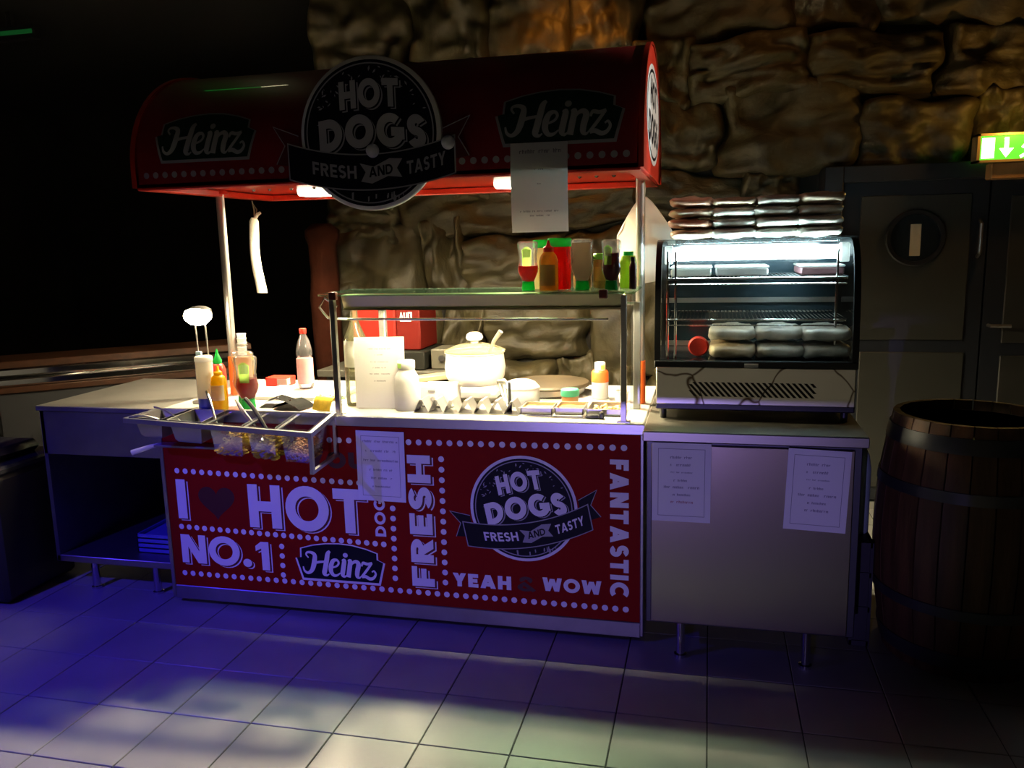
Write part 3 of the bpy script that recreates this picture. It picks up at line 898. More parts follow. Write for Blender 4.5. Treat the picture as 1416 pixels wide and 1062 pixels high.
def a4(name, label, at, w=.21, h=.297, lines=(), border=True, rot=0.0, red=(), bow=0.0, mat_=None, cat='notice', group=None, frame=False):
    t = thing(name, label, cat, group=group)
    fn = lambda u, v: ((u - .5) * w, -bow * (1 - (2 * v - 1) ** 2) - .001, (v - .5) * h)
    b = MB().grid(fn, 2, 8); b.grid(lambda u, v: tuple(a + d for a, d in zip(fn(u, v), (0, .0008, 0))), 2, 8)
    part('sheet', b, mat_ or M_PAPER, t, 60)
    f = lambda x, z: (x, fn(0, z / h + .5)[1] - .0006, z)
    mb = MB(); mr = MB()
    for i, (z, ww, hh) in enumerate(lines):
        (mr if i in red else mb).flat(scribble(-ww / 2, ww / 2, z, hh, i + 3), f)
    if border:
        k = .022
        mb.flat(ribbon([(-w / 2 + k, -h / 2 + k), (w / 2 - k, -h / 2 + k), (w / 2 - k, h / 2 - k), (-w / 2 + k, h / 2 - k)], .0016, True), f)
    if mb.v: part('print', mb, M_INK, t, 0)
    if mr.v: part('print', mr, M_INKR, t, 0, label='faded red print')
    place(t, at, (0, rot, 0))
    return t


def papers():
    ln = [(.090, .08, .010), (.062, .08, .010), (.036, .075, .006), (.004, .055, .009), (-.022, .125, .010), (-.050, .06, .009), (-.078, .075, .010)]
    a4('notice', 'white notice sheet taped to the left of the steel cabinet door', (1.995, .696, .70), lines=ln, red=(6,), mat_=M_NOTICE)
    a4('notice', 'slightly tilted notice sheet at the right edge of the steel cabinet door', (2.464, .696, .692), lines=ln, rot=.035, mat_=M_NOTICE)
    a4('notice', 'notice sheet taped over the red printed front under the counter', (.781, .799, .683), lines=[(.10, .15, .010), (.06, .13, .010), (.02, .15, .010), (-.02, .10, .010), (-.055, .09, .010), (-.09, .08, .008)], rot=.01, mat_=M_NOTICE)
    a4('notice', 'white sheet hanging from the canopy edge below the right logo', (1.491, .672, 1.768), w=.205, h=.31, border=False, lines=[(.118, .14, .014), (.06, .03, .006), (.01, .012, .006), (-.085, .14, .007), (-.10, .07, .007)], bow=.008)
    # standing menu sheet in a clear stand
    t = a4('menu_sheet', 'overlit white menu sheet standing on the counter behind the glass guard', (.732, .955, 1.046), w=.226, h=.305, border=False,
           lines=[(.10, .10, .006), (.075, .04, .005), (.045, .08, .005), (.02, .06, .006), (-.006, .09, .006), (-.036, .05, .006)], cat='sign')
    part('foot', MB().box(-.10, .10, -.01, .05, -.1535, -.148, bev=.001), M_CLEARP, t)
    t.rotation_euler = (-.07, -.015, 0)


# ------------------------------------------------------------------ topping rack
FL, FR, BR, BL = Vector((-.25, .60, .892)), Vector((.577, .60, .856)), Vector((.588, .792, .895)), Vector((-.235, .792, .895))


def rk(u, v, dz=0.0):
    p = (FL * (1 - u) + FR * u) * (1 - v) + (BL * (1 - u) + BR * u) * v
    return (p.x, p.y, p.z + dz)


def heap(x0, x1, y0, y1, z0, h, n, size, seed, kind):
    r = random.Random(seed); mb = MB()
    for i in range(n):
        x = r.uniform(x0, x1); y = r.uniform(y0, y1)
        e = 1 - .22 * (abs((x - x0) / (x1 - x0) * 2 - 1) ** 2 + abs((y - y0) / (y1 - y0) * 2 - 1) ** 2)
        z = z0 + h * r.uniform(0, 1) * (.30 + .70 * (y - y0) / (y1 - y0)) * e
        s = size * r.uniform(.6, 1.3)
        R = Matrix.Rotation(r.uniform(0, 6), 3, 'Z') @ Matrix.Rotation(r.uniform(-.8, .8), 3, 'X')
        if kind == 'curl':
            a = r.uniform(2.5, 5); pts = [Vector((cos(q * a / 5) * s, sin(q * a / 5) * s, 0)) for q in range(6)]
            mb.tube([R @ p + Vector((x, y, z)) for p in pts], s * .28, 5)
        elif kind == 'slice':
            vs = MB().lathe([(.0001, -s * .18), (s, -s * .16), (s * 1.02, s * .16), (.0001, s * .18)], 9)
            mb.add([R @ Vector(p) + Vector((x, y, z)) for p in vs.v], vs.f)
        else:
            vs = MB().box(-s, s, -s * .8, s * .8, -s * .5, s * .5, bev=s * .3)
            mb.add([R @ Vector(p) + Vector((x, y, z)) for p in vs.v], vs.f)
    return mb


def topping_rack():
    t = thing('topping_rack', 'steel rack hooked on the counter front holding topping containers', 'rack', (.17, .70, .69))
    def bar(mb, pts, w, h):
        for a, b in zip(pts, pts[1:]):
            a, b = Vector(a), Vector(b); d = (b - a).normalized(); s = d.cross(Vector((0, 0, 1))).normalized() * w / 2; u = Vector((0, 0, h / 2))
            vs = [p + i * s + j * u for p in (a - d * w / 2, b + d * w / 2) for i in (-1, 1) for j in (-1, 1)]
            mb.add(vs, [(0, 1, 3, 2), (4, 6, 7, 5), (0, 4, 5, 1), (2, 3, 7, 6), (0, 2, 6, 4), (1, 5, 7, 3)])
    f = MB(); bar(f, [rk(0, 0), rk(1, 0), rk(1, 1), rk(0, 1), rk(0, 0)], .016, .020)
    part('top_frame', f, M_STEEL, t, 0)
    dv = MB()
    for u in (.21, .43, .64, .815):
        bar(dv, [rk(u, 0), rk(u, 1)], .014, .006)
    part('divider_bars', dv, M_STEEL, t, 0)
    for u, nm in ((1, 'end_loop'),):
        e = MB(); a = Vector(rk(u, 0)); b = Vector(rk(u, 1)); z = .700
        def vbar(p, q, w):
            e.box(min(p[0], q[0]) - w / 2, max(p[0], q[0]) + w / 2, min(p[1], q[1]) - w / 2, max(p[1], q[1]) + w / 2, min(p[2], q[2]), max(p[2], q[2]))
        vbar((a.x, a.y, z), (a.x, a.y, a.z), .015); vbar((b.x, b.y, z + .02), (b.x, b.y, b.z), .012)
        bar(e, [(a.x, a.y, z + .006), (b.x, b.y, z + .026)], .016, .014)
        part(nm, e, M_STEEL, t, 0)
    part('lower_ledge', MB().box(-.24, .12, .74, .80, .742, .752, bev=.002), M_STEELD, t)
    # containers
    def tub(label, u0, u1, depth, m, content, cm, cname, seed, fill):
        c = thing('topping_container', label, 'container', rk((u0 + u1) / 2, .5), group='containers in the topping rack')
        p00, p10 = Vector(rk(u0, .07)), Vector(rk(u1, .07)); p01, p11 = Vector(rk(u0, .93)), Vector(rk(u1, .93))
        ring = lambda k, dz: [p00 + Vector((k, k, dz)), p10 + Vector((-k, k, dz)), p11 + Vector((-k, -k, dz)), p01 + Vector((k, -k, dz))]
        rings = [ring(-.006, .013), ring(.002, .012), ring(.004, 0), ring(.016, -depth + .012), ring(.024, -depth)]
        vs = [q for g in rings for q in g]; fs = []
        for i in range(4):
            for k in range(4):
                a = i * 4 + k; b = i * 4 + (k + 1) % 4; fs.append((a, b, b + 4, a + 4))
        fs.append((16, 17, 18, 19))
        part('tub', MB().add(vs, fs), m, c, 30)
        if content:
            zt = min(p00.z, p10.z) - depth + .008
            part(cname, heap(p00.x + .020, p10.x - .020, p00.y + .018, p01.y - .020, zt, fill, *content, seed, {'crispy_onions': 'bit', 'fried_onion_curls': 'curl', 'pickle_slices': 'slice'}[cname]), cm, c, 50, kind='stuff')
        return c
    on = mat('yellow_onion', (0.95, 0.70, 0.16), .5, noise_amt=.25, nscale=40); sauce('yellow_onion', (0.95, 0.68, 0.14), .7)
    pk = mat('pickle_green_yellow', (0.78, 0.62, 0.08), .3, noise_amt=.35, nscale=30, coat=.4); sauce('pickle_green_yellow', (0.80, 0.62, 0.07), .7)
    cr = mat('fried_onion_brown', (0.62, 0.36, 0.12), .7, noise_amt=.35, nscale=60); sauce('fried_onion_brown', (0.62, 0.36, 0.12), .6)
    tub('steel topping pan at the left end of the rack', .03, .19, .075, M_STEELD, None, None, None, 1, 0)
    tub('wider steel topping pan second from the left in the rack', .225, .41, .085, M_STEELD, None, None, None, 2, 0)
    tub('clear container of yellow onion curls in the rack', .445, .632, .125, M_TUB, (340, .011), on, 'fried_onion_curls', 3, .112)
    tub('clear container of pickle slices between onion curls and crispy onions', .648, .808, .125, M_TUB, (250, .016), pk, 'pickle_slices', 4, .112)
    tub('clear container of brown crispy onions at the right rack end', .824, .985, .130, M_TUB, (1500, .0055), cr, 'crispy_onions', 5, .122)


def utensils():
    def spoon(name, label, cat, a, b, r, m=None, blade=None, group='serving tools in the toppings'):
        a, b = Vector(a), Vector(b)
        t = thing(name, label, cat, a, group)
        n = 6; pts = [a.lerp(b, i / n) + Vector((0, 0, .012 * sin(PI * i / n))) for i in range(n + 1)]
        part('handle', MB().tube(pts, r, 8), m or M_STEEL, t)
        bl = MB().lathe([(.0001, -.012), (.018, -.010), (.028, 0), (.026, .001), (.016, -.007), (.0001, -.009)], 16, (b.x, b.y, b.z - .004))
        part('bowl', bl, M_STEEL, t)
        return t
    spoon('serving_spoon', 'dark steel spoon leaning from the onion curls towards the mustard', 'spoon', (.015, .78, .985), (.115, .68, .872), .006)
    spoon('serving_spoon', 'bright steel spoon with bent handle in the second steel pan', 'spoon', (-.20, .72, .925), (-.03, .66, .872), .005)
    spoon('serving_spoon', 'short steel spoon lying across the leftmost pan', 'spoon', (-.235, .60, .905), (-.13, .66, .880), .005)
    spoon('serving_spoon', 'black handled spoon standing in the pickle container', 'spoon', (.19, .79, .955), (.335, .69, .850), .009, M_BLACK)
    t = thing('serving_tongs', 'steel tongs resting in the pickle container left of the black spoon', 'tongs', (.15, .78, .94), 'serving tools in the toppings')
    for d in (0, .016):
        part('arm', MB().tube([(.145, .79, .950), (.20 + d * .5, .735, .918), (.27 + d, .69, .865)], [.006, .006, .004], 8), M_STEEL, t)


# ------------------------------------------------------------------ bottles and jars
def bottle(name, label, cat, loc, parts, flat=1.0, n=24, rz=0.0, group=None, tilt=0.0):
    t = thing(name, label, cat, group=group)
    for nm, prof, m in parts:
        part(nm, MB().lathe(prof, n, sx=1, sy=flat), m, t, 50)
    place(t, loc, (tilt, 0, rz))
    return t


def patch_label(t, r, z0, z1, m, flat=1.0, a=1.0, name='label', shape=None):
    """curved label on the camera side of a bottle"""
    if shape is None:
        mb = MB().grid(lambda u, v: (r * sin((u - .5) * 2 * a), -r * flat * cos((u - .5) * 2 * a), z0 + (z1 - z0) * v), 10, 2)
    else:
        mb = MB()
        for q in shape:
            mb.flat([q], lambda x, y: (r * sin(x * a), -r * flat * cos(x * a), z0 + (z1 - z0) * y))
    return part(name, mb, m, t, 60)


KEY = [[(-.7, 0), (-.25, 0), (-.25, 1.05), (-.8, .9)], [(-.25, 0), (.25, 0), (.25, 1.05), (-.25, 1.05)], [(.25, 0), (.7, 0), (.8, .9), (.25, 1.05)]]
M_LABW = sauce('label_white', (0.80, 0.80, 0.74), .4)
M_LABG = sauce('label_green', (0.30, 0.50, 0.10))


def squeeze(label, loc, sauce, level=.6, clear=True, scale=1.0, rz=0.0, group=None, lab=True):
    """upside-down squeeze bottle on its wide green cap"""
    k = scale
    body = [(.020, .028), (.026, .040), (.040, .072), (.042, .085), (.037, .105), (.036, .135), (.041, .168), (.041, .184), (.032, .190), (.0001, .190)]
    zl = .028 + .16 * level
    fill = [(.0001, .030)] + [(r * .93, z) for r, z in body if .03 < z < zl]
    fill += [(fill[-1][0], zl), (.0001, zl)]
    sc = lambda p: [(r * k, z * k) for r, z in p]
    t = bottle('squeeze_bottle', label, 'bottle', loc,
               [('cap', sc([(.0001, 0), (.025, 0), (.027, .006), (.024, .034), (.0001, .034)]), M_GREENP), ('body', sc(body), M_CLEARP if clear else sauce)] +
               ([('sauce', sc(fill), sauce)] if clear else []), flat=.62, rz=rz, group=group)
    if lab:
        patch_label(t, .0400 * k, .095 * k, .165 * k, M_LABG, .62, .62, 'label', KEY)
        patch_label(t, .0408 * k, .128 * k, .160 * k, M_LABW, .62, .52, 'label', KEY)
    return t


def shelf_bottles():
    z = 1.3912; g = 'sauce bottles on the glass shelf'
    squeeze('upside-down red sauce bottle with green keystone label, leftmost on the glass shelf', (1.390, .92, z), M_KETCH, .42, group=g)
    t = bottle('sauce_bottle', 'amber yellow sauce bottle with red spout on the glass shelf', 'bottle', (1.476, .90, z),
               [('body', [(.0001, 0), (.034, 0), (.037, .006), (.037, .115), (.030, .135), (.018, .150), (.0001, .150)], M_MUST), ('spout', [(.020, .148), (.020, .165), (.009, .172), (.004, .192), (.0001, .192)], M_REDP)], group=g)
    patch_label(t, .0374, .02, .10, mat('label_ochre', (0.60, 0.36, 0.08), .5), 1, .9)
    t = bottle('sauce_bottle', 'tall red sauce bottle with flat green cap behind the amber bottle', 'bottle', (1.505, .985, z),
               [('body', [(.0001, 0), (.042, 0), (.045, .006), (.045, .158), (.043, .166), (.0001, .166)], M_KETCH), ('cap', [(.046, .166), (.048, .168), (.048, .196), (.045, .200), (.0001, .200)], M_GREENP)], group=g, flat=.7)
    t = bottle('sauce_bottle', 'pale sauce bottle with flat green cap behind the leftmost red bottle', 'bottle', (1.440, 1.00, z),
               [('body', [(.0001, 0), (.040, 0), (.043, .006), (.043, .150), (.040, .162), (.0001, .162)], sauce('pale_sauce', (0.70, 0.60, 0.36))), ('cap', [(.044, .164), (.046, .166), (.046, .190), (.043, .194), (.0001, .194)], M_GREENP)], group=g, flat=.7)
    squeeze('upside-down grey cream sauce bottle alone in the middle of the glass shelf', (1.605, .91, z), M_MAYO, .92, group=g, lab=False, scale=1.03)
    squeeze('upside-down dark brown sauce bottle right of the grey cream one', (1.716, .92, z), M_SAUCE, .70, group=g, lab=True, rz=-.5)
    for x, y, lb in ((1.588, 1.03, 'low amber jar with green lid left behind the grey cream bottle'), (1.668, 1.03, 'low amber jar with green lid between grey cream and brown bottles')):
        t = bottle('sauce_jar', lb, 'jar', (x, y, z), [('body', [(.0001, 0), (.034, 0), (.036, .006), (.036, .105), (.030, .115), (.0001, .115)], mat('pickle_jar_amber', (0.42, 0.25, 0.06), .3, noise_amt=.4, nscale=40, coat=.6)), ('lid', [(.034, .113), (.037, .115), (.037, .132), (.034, .136), (.0001, .136)], mat('lime_lid', (0.16, 0.55, 0.05), .4))], group='low jars on the glass shelf')
        patch_label(t, .0364, .03, .085, mat('label_ochre', (0, 0, 0)), 1, .8)
    t = bottle('relish_bottle', 'green relish bottle at the right end of the glass shelf', 'bottle', (1.772, 1.02, z), [('body', [(.0001, 0), (.030, 0), (.033, .006), (.033, .100), (.026, .125), (.0001, .128)], sauce('relish_green', (0.35, 0.50, 0.08))), ('cap', [(.020, .126), (.020, .142), (.0001, .142)], M_GREENP)], group=g, n=20)
    t = bottle('sauce_bottle', 'small dark maroon bottle behind the green relish by the pole', 'bottle', (1.795, .955, z), [('body', [(.0001, 0), (.013, 0), (.014, .004), (.014, .085), (.008, .105), (.0001, .106)], mat('maroon_bottle', (0.10, 0.03, 0.035), .3, coat=.4)), ('cap', [(.009, .105), (.009, .122), (.0001, .122)], M_BLACK)], group=g, n=16)


def counter_left():
    z = .8905
    # blue white tall tin, mustard, chilli sauce, two squeeze bottles
    t = bottle('spice_tin', 'tall white and blue cardboard tin left of the mustard bottle', 'tin', (-.030, .845, z), [('body', [(.0001, 0), (.036, 0), (.036, .055)], M_BLUEP), ('paper_wrap', [(.0362, .055), (.0362, .215)], sauce('wrap_cream', (0.80, 0.75, 0.66), .4)), ('lid', [(.036, .213), (.038, .216), (.038, .232), (.034, .236), (.0001, .236)], M_WPLAST)])
    patch_label(t, .0367, .06, .20, M_BLUEP, 1, .28, 'label').rotation_euler = (0, 0, -1.0)
    t = bottle('mustard_bottle', 'yellow mustard bottle with white label beside the blue white tin', 'bottle', (.040, .835, z), [('body', [(.0001, 0), (.030, 0), (.033, .005), (.033, .125), (.028, .148), (.016, .158), (.0001, .158)], M_YELP), ('spout', [(.018, .156), (.018, .170), (.008, .176), (.004, .196), (.0001, .196)], M_YELP)])
    patch_label(t, .0335, .05, .115, M_LABW, 1, 1.2)
    bottle('chilli_sauce_bottle', 'red chilli sauce bottle with green spout behind the white tin', 'bottle', (-.045, .97, z), [('body', [(.0001, 0), (.030, 0), (.033, .005), (.033, .155), (.026, .178), (.014, .188), (.0001, .188)], M_REDP), ('spout', [(.018, .186), (.019, .200), (.013, .214), (.006, .232), (.003, .250), (.0001, .250)], M_GREENP)])
    squeeze('large upside-down beige sauce bottle with dark green cap behind the mustard', (.085, .96, z), sauce('burger_sauce', (0.70, 0.44, 0.20)), .9, True, 1.28, 0, 'big squeeze bottles by the pole', False)
    squeeze('large upside-down red brown sauce bottle in front of the left pole sleeve', (.135, .90, z), M_KETCH, .50, True, 1.22, .2, 'big squeeze bottles by the pole', True)
    # stacked white cups in a holder at the pole
    t = thing('cup_stack', 'stack of white paper cups in a holder beside the left pole', 'cups', (-.055, 1.215, .99))
    for k in range(8):
        part('cup', MB().lathe([(.019, 0), (.0215, .024), (.023, .026), (.0215, .0275)], 18, (-.068, 1.215, 1.005 + k * .0215)), M_WPLAST, t)
    part('holder_ring', MB().lathe([(.0235, -.003), (.026, -.003), (.026, .003), (.0235, .003), (.0235, -.003)], 18, (-.068, 1.215, 1.06)).lathe([(.0235, -.003), (.026, -.003), (.026, .003), (.0235, .003), (.0235, -.003)], 18, (-.068, 1.215, 1.13)).box(-.10, -.09, 1.212, 1.218, 1.055, 1.135), M_STEEL, t)
    # heat lamp on two thin rods
    t = thing('heat_lamp', 'glaring lamp on two thin rods at the left end of the counter', 'lamp', (-.14, 1.0, .89))
    part('base', MB().box(-.185, -.085, .96, 1.04, .8905, .905, bev=.003), M_STEEL, t)
    for x in (-.155, -.105):
        part('rod', MB().tube([(x, 1.0, .90), (x - .006, 1.0, 1.25)], .0035, 8), M_STEEL, t)
    part('clip', MB().box(-.170, -.142, .994, 1.006, 1.095, 1.125, bev=.002), mat('grey_blue_clip', (0.30, 0.42, 0.50), .4), t)
    part('hood', MB().lathe([(.055, 1.295), (.050, 1.315), (.030, 1.328), (.0001, 1.332)], 24, (-.135, 1.0, 0)), M_STEEL, t)
    part('bulb', MB().lathe([(.0001, 1.243), (.035, 1.25), (.060, 1.272), (.064, 1.290), (.055, 1.31), (.03, 1.322), (.0001, 1.325)], 24, (-.135, .985, 0), sy=.8), mat('heat_glow', (1, 1, 1), .5, emit=(1.0, 0.80, 0.50), estr=75), t)
    # white board with bottle and red white box behind
    t = thing('cutting_board', 'white cutting board lying under the clear drinks bottle', 'board', (.22, 1.2, .89))
    part('board', MB().box(.03, .46, 1.085, 1.36, .8915, .912, bev=.006), M_WPLAST, t)
    place_b = (.215, 1.285, .9125)
    t = bottle('drinks_bottle', 'clear plastic bottle with red cap and pink label on the white board', 'bottle', place_b,
               [('body', [(.0001, .004), (.030, 0), (.037, .008), (.038, .030), (.038, .140), (.034, .150), (.038, .162), (.037, .185), (.028, .225), (.014, .258), (.013, .270), (.0001, .270)], M_CLEARP),
                ('label', [(.0387, .025), (.0387, .145)], mat('pink_label', (0.80, 0.42, 0.42), .5, noise_amt=.2, nscale=12)), ('cap', [(.015, .262), (.017, .264), (.017, .284), (.015, .287), (.0001, .287)], M_REDP)])
    t = thing('food_box', 'small red and white carton at the back of the left counter', 'box', (-.03, 1.42, .89))
    part('carton', MB().box(-.085, .035, 1.43, 1.52, .8905, .935, bev=.003), M_REDP, t)
    part('label', MB().box(-.02, .0355, 1.4285, 1.46, .900, .930), M_LABW, t, label='white printed face')
    # black wallets and yellow card
    for x, y, rz, lb in ((.235, .985, .25, 'black waiter wallet lying open left on the counter'), (.335, .93, -.2, 'black waiter wallet lying right of the other near the yellow card')):
        t = thing('waiter_wallet', lb, 'wallet', group='black wallets on the counter')
        part('cover', MB().grid(lambda u, v: ((u - .5) * .15, (v - .5) * .11, .004 + .034 * (1 - abs(2 * u - 1)) ** .7), 8, 3), mat('black_leather', (0.004, 0.004, 0.0035), .7, bump=.2, bscale=80, spec=.06), t, 30)
        part('clasp', MB().lathe([(.0001, .005), (.006, .003), (.007, 0)], 12, (.0, -.02, .037)), M_CHROME, t)
        place(t, (x, y, z), (0, 0, rz))
    t = thing('snack_packet', 'yellow snack packet folded against the glass guard post', 'packet')
    part('packet', MB().grid(lambda u, v: ((u - .5) * .10, .05 * v, .055 * sin(v * 2.4) + .004), 4, 6), mat('yellow_foil', (0.80, 0.55, 0.05), .35, noise_amt=.3, nscale=25), t, 60)
    part('packet_flap', MB().grid(lambda u, v: (-.055 + .045 * u, .004 + .045 * v, .045 * v * (1 - .4 * u) + .003), 2, 2), M_LABW, t, label='white flap')
    place(t, (.490, .875, z), (0, 0, -.3))
    t = thing('herb_bunch', 'bunch of green herbs at the edge of the white board', 'herbs', (.44, 1.03, .89))
    r = random.Random(8); mb = MB()
    for i in range(60):
        x = .40 + r.uniform(0, .12); y = 1.02 + r.uniform(0, .05); zz = .896 + r.uniform(0, .035); a = r.uniform(0, 6); s = r.uniform(.008, .016)
        mb.add([(x, y, zz), (x + s * cos(a), y + s * sin(a), zz + .004), (x + 1.7 * s * cos(a + .4), y + 1.7 * s * sin(a + .4), zz), (x + s * cos(a + .9), y + s * sin(a + .9), zz - .003)], [(0, 1, 2, 3)])
    part('leaves', mb, mat('herb_green', (0.10, 0.25, 0.03), .6, noise_amt=.4, nscale=40), t, 0, kind='stuff')


def counter_inside():
    z = .8905
    # oil bottle behind the left post
    t = bottle('oil_bottle', 'tall glass bottle with long neck and white label behind the left guard post', 'bottle', (.585, 1.05, z),
               [('body', [(.0001, 0), (.048, 0), (.052, .008), (.052, .270), (.046, .300), (.026, .345), (.017, .375), (.017, .430), (.0001, .430)], glass('bottle_glass', (0.80, 0.82, 0.70), .9, .03, .12, (0.5, 0.45, 0.25))),
                ('stopper', [(.019, .425), (.020, .430), (.020, .452), (.0001, .455)], mat('stopper_grey', (0.45, 0.45, 0.42), .3, .6))])
    patch_label(t, .0527, .17, .285, M_LABW, 1, .8)
    # white canister with lime mark
    t = bottle('milk_canister', 'white plastic canister with a lime green spot right of the menu sheet', 'canister', (.848, .965, z), [('body', [(.0001, 0), (.050, 0), (.054, .006), (.055, .09), (.050, .125), (.051, .14), (.036, .165), (.034, .175), (.0001, .175)], M_WPLAST), ('cap', [(.034, .173), (.037, .176), (.037, .206), (.033, .210), (.0001, .210)], M_WPLAST)])
    patch_label(t, .0375, .180, .200, mat('lime_spot', (0.35, 0.60, 0.10), .5), 1, .35).rotation_euler = (0, 0, -.6)
    # soup warmer with lidded kettle
    t = thing('soup_kettle', 'white round soup kettle with glass lid and knob on the lit counter', 'kettle', (1.06, 1.27, .89))
    c = (1.062, 1.27, 0)
    part('base', MB().box(.925, 1.185, 1.14, 1.42, .8915, .955, bev=.02), M_CREAM, t)
    part('kettle', MB().lathe([(.0001, .955), (.110, .955), (.118, .962), (.132, .99), (.137, 1.03), (.132, 1.07), (.130, 1.092), (.136, 1.096), (.136, 1.102), (.126, 1.102), (.124, 1.09)], 36, c), M_CREAM, t)
    ld = part('lid', MB().lathe([(.137, 1.100), (.139, 1.106), (.125, 1.112), (.090, 1.126), (.045, 1.136), (.0001, 1.138)], 36, c), glass('lid_glass', (0.8, 0.78, 0.6), .9, .05, .35, (0.45, 0.40, 0.25)), t)
    part('lid_knob', MB().lathe([(.016, 1.134), (.018, 1.146), (.033, 1.152), (.038, 1.162), (.034, 1.176), (.022, 1.184), (.0001, 1.186)], 24, c), M_CREAM, ld)
    part('control_dial', MB().lathe([(.016, 0), (.016, -.010), (.012, -.014), (.0001, -.014)], 20, (.955, 1.139, .925), axis='y'), mat('grey_dial', (0.32, 0.30, 0.26), .4), t)
    lt = thing('ladle', 'steel ladle handle sticking out of the soup kettle lid', 'ladle', (1.14, 1.28, 1.10))
    part('handle', MB().tube([(1.12, 1.28, 1.075), (1.15, 1.28, 1.145), (1.185, 1.27, 1.19)], [.010, .009, .012], 10), M_STEEL, lt)
    # control box to the left of the kettle
    t = thing('warmer_box', 'white warmer box with small grey dial left of the soup kettle', 'warmer', (.93, 1.10, .89))
    part('housing', MB().box(.885, 1.035, 1.01, 1.13, .8915, .985, bev=.006), M_CREAM, t)
    part('dial', MB().lathe([(.013, 0), (.013, -.008), (.0001, -.009)], 18, (.945, 1.01, .925), axis='y'), MATS['grey_dial'], t)
    part('display', MB().box(.925, .955, 1.008, 1.011, .958, .966), MATS['grey_dial'], t)
    # zigzag bun holder
    t = thing('bun_holder', 'zigzag steel bun holder along the front of the lit counter', 'holder', (1.10, .93, .89))
    mb = MB(); n = 7; x0, x1 = .895, 1.345; w = (x1 - x0) / n
    prof = []
    for i in range(n):
        prof += [(x0 + w * i, .893), (x0 + w * (i + .42), .945), (x0 + w * (i + .58), .945)]
    prof.append((x1, .893))
    mb.add([(x, .905, zz) for x, zz in prof] + [(x, 1.00, zz) for x, zz in prof], [(i, i + 1, i + 1 + len(prof), i + len(prof)) for i in range(len(prof) - 1)])
    part('zigzag_sheet', mb, M_STEEL, t, 0)
    part('base_plate', MB().box(x0, x1, .895, 1.01, .8908, .893), M_STEEL, t)
    # large round dish leaning behind with white tub, tongs, brush
    t = thing('hot_plate', 'large round dark hot plate behind the white tub on the counter', 'hot plate', (1.375, 1.41, .89))
    part('base', MB().lathe([(.0001, .8915), (.150, .8915), (.160, .90), (.160, .925), (.0001, .925)], 36, (1.375, 1.41, 0)), M_STEEL, t)
    part('plate', MB().lathe([(.160, .925), (.186, .928), (.188, .936), (.180, .944), (.10, .950), (.0001, .951)], 44, (1.375, 1.41, 0)), mat('seasoned_iron', (0.030, 0.020, 0.008), .5, .2, noise_amt=.4, nscale=14), t)
    t = thing('white_tub', 'overlit white tub with domed lid in front of the platter', 'tub', (1.308, 1.115, .89))
    part('tub', MB().lathe([(.0001, .8915), (.072, .8915), (.078, .90), (.080, .955), (.076, .965)], 28, (1.308, 1.115, 0), sy=.75), M_WPLAST, t)
    part('lid', MB().lathe([(.080, .963), (.081, .970), (.060, .992), (.040, 1.000), (.0001, 1.002)], 28, (1.308, 1.115, 0), sy=.75), M_WPLAST, t)
    t = thing('steel_tongs', 'steel tongs leaning against the white tub', 'tongs', (1.24, 1.07, .89))
    for d in (0, .022):
        part('arm', MB().tube([(1.215 + d, 1.10, .990), (1.24 + d * .6, 1.06, .94), (1.262 + d * .4, 1.02, .897)], [.007, .006, .004], 8), M_STEEL, t)
    part('grip', MB().box(1.205, 1.240, 1.09, 1.11, .985, 1.0, bev=.004), M_WPLAST, t)
    t = thing('sauce_brush', 'black handled brush standing upright beside the tongs', 'brush', (1.285, .99, .89))
    part('handle', MB().tube([(1.288, .985, .925), (1.284, 1.0, 1.008)], .006, 8), M_BLACK, t)
    part('bristles', MB().box(1.280, 1.296, .978, .992, .8915, .926, bev=.003), M_BLACK, t)
    # steel trays in the counter with sausages sauce
    for k, (a, b, y0, y1, lb, mm) in enumerate(((1.345, 1.475, .93, 1.05, 'small steel tray with golden sauce left of the knife', 'golden_sauce'), (1.485, 1.60, .94, 1.07, 'small steel tray with orange sauce by the green lidded jar', 'orange_sauce'), (1.615, 1.755, .93, 1.08, 'small steel tray with bread bits at the right guard post', 'bread_bits'))):
        t = thing('steel_tray', lb, 'tray', ((a + b) / 2, (y0 + y1) / 2, .8915), 'steel trays on the right of the counter')
        q = MB(); zt = .918
        q.box(a, b, y0, y0 + .004, .8915, zt).box(a, b, y1 - .004, y1, .8915, zt).box(a, a + .004, y0, y1, .8915, zt).box(b - .004, b, y0, y1, .8915, zt).box(a, b, y0, y1, .8912, .8925)
        q.box(a - .006, b + .006, y0 - .008, y0, zt - .002, zt).box(a - .006, b + .006, y1, y1 + .008, zt - .002, zt)
        part('tray', q, M_STEEL, t, 0)
        if k < 2:
            part('sauce', MB().grid(lambda u, v: (a + .005 + (b - a - .01) * u, y0 + .005 + (y1 - y0 - .01) * v, .906 + .003 * noise.noise(Vector((u * 4, v * 4, k)))), 8, 8), mat(mm, ((0.75, 0.50, 0.16), (0.75, 0.36, 0.09))[k], .3, coat=.5), t)
        else:
            part('bread_bits', heap(a + .02, b - .02, y0 + .02, y1 - .02, .899, .02, 40, .009, 4, 'bit'), mat('bread', (0.55, 0.36, 0.16), .8), t, kind='stuff')
    # jar with green lid, orange bottle, small white cup
    bottle('sauce_jar', 'low jar with mint green lid standing behind the steel trays', 'jar', (1.515, 1.135, z), [('body', [(.0001, 0), (.034, 0), (.036, .006), (.036, .040), (.0001, .045)], mat('jar_orange', (0.65, 0.33, 0.12), .3, coat=.5)), ('lid', [(.036, .040), (.039, .042), (.039, .066), (.035, .070), (.0001, .070)], mat('mint_lid', (0.06, 0.42, 0.22), .4))])
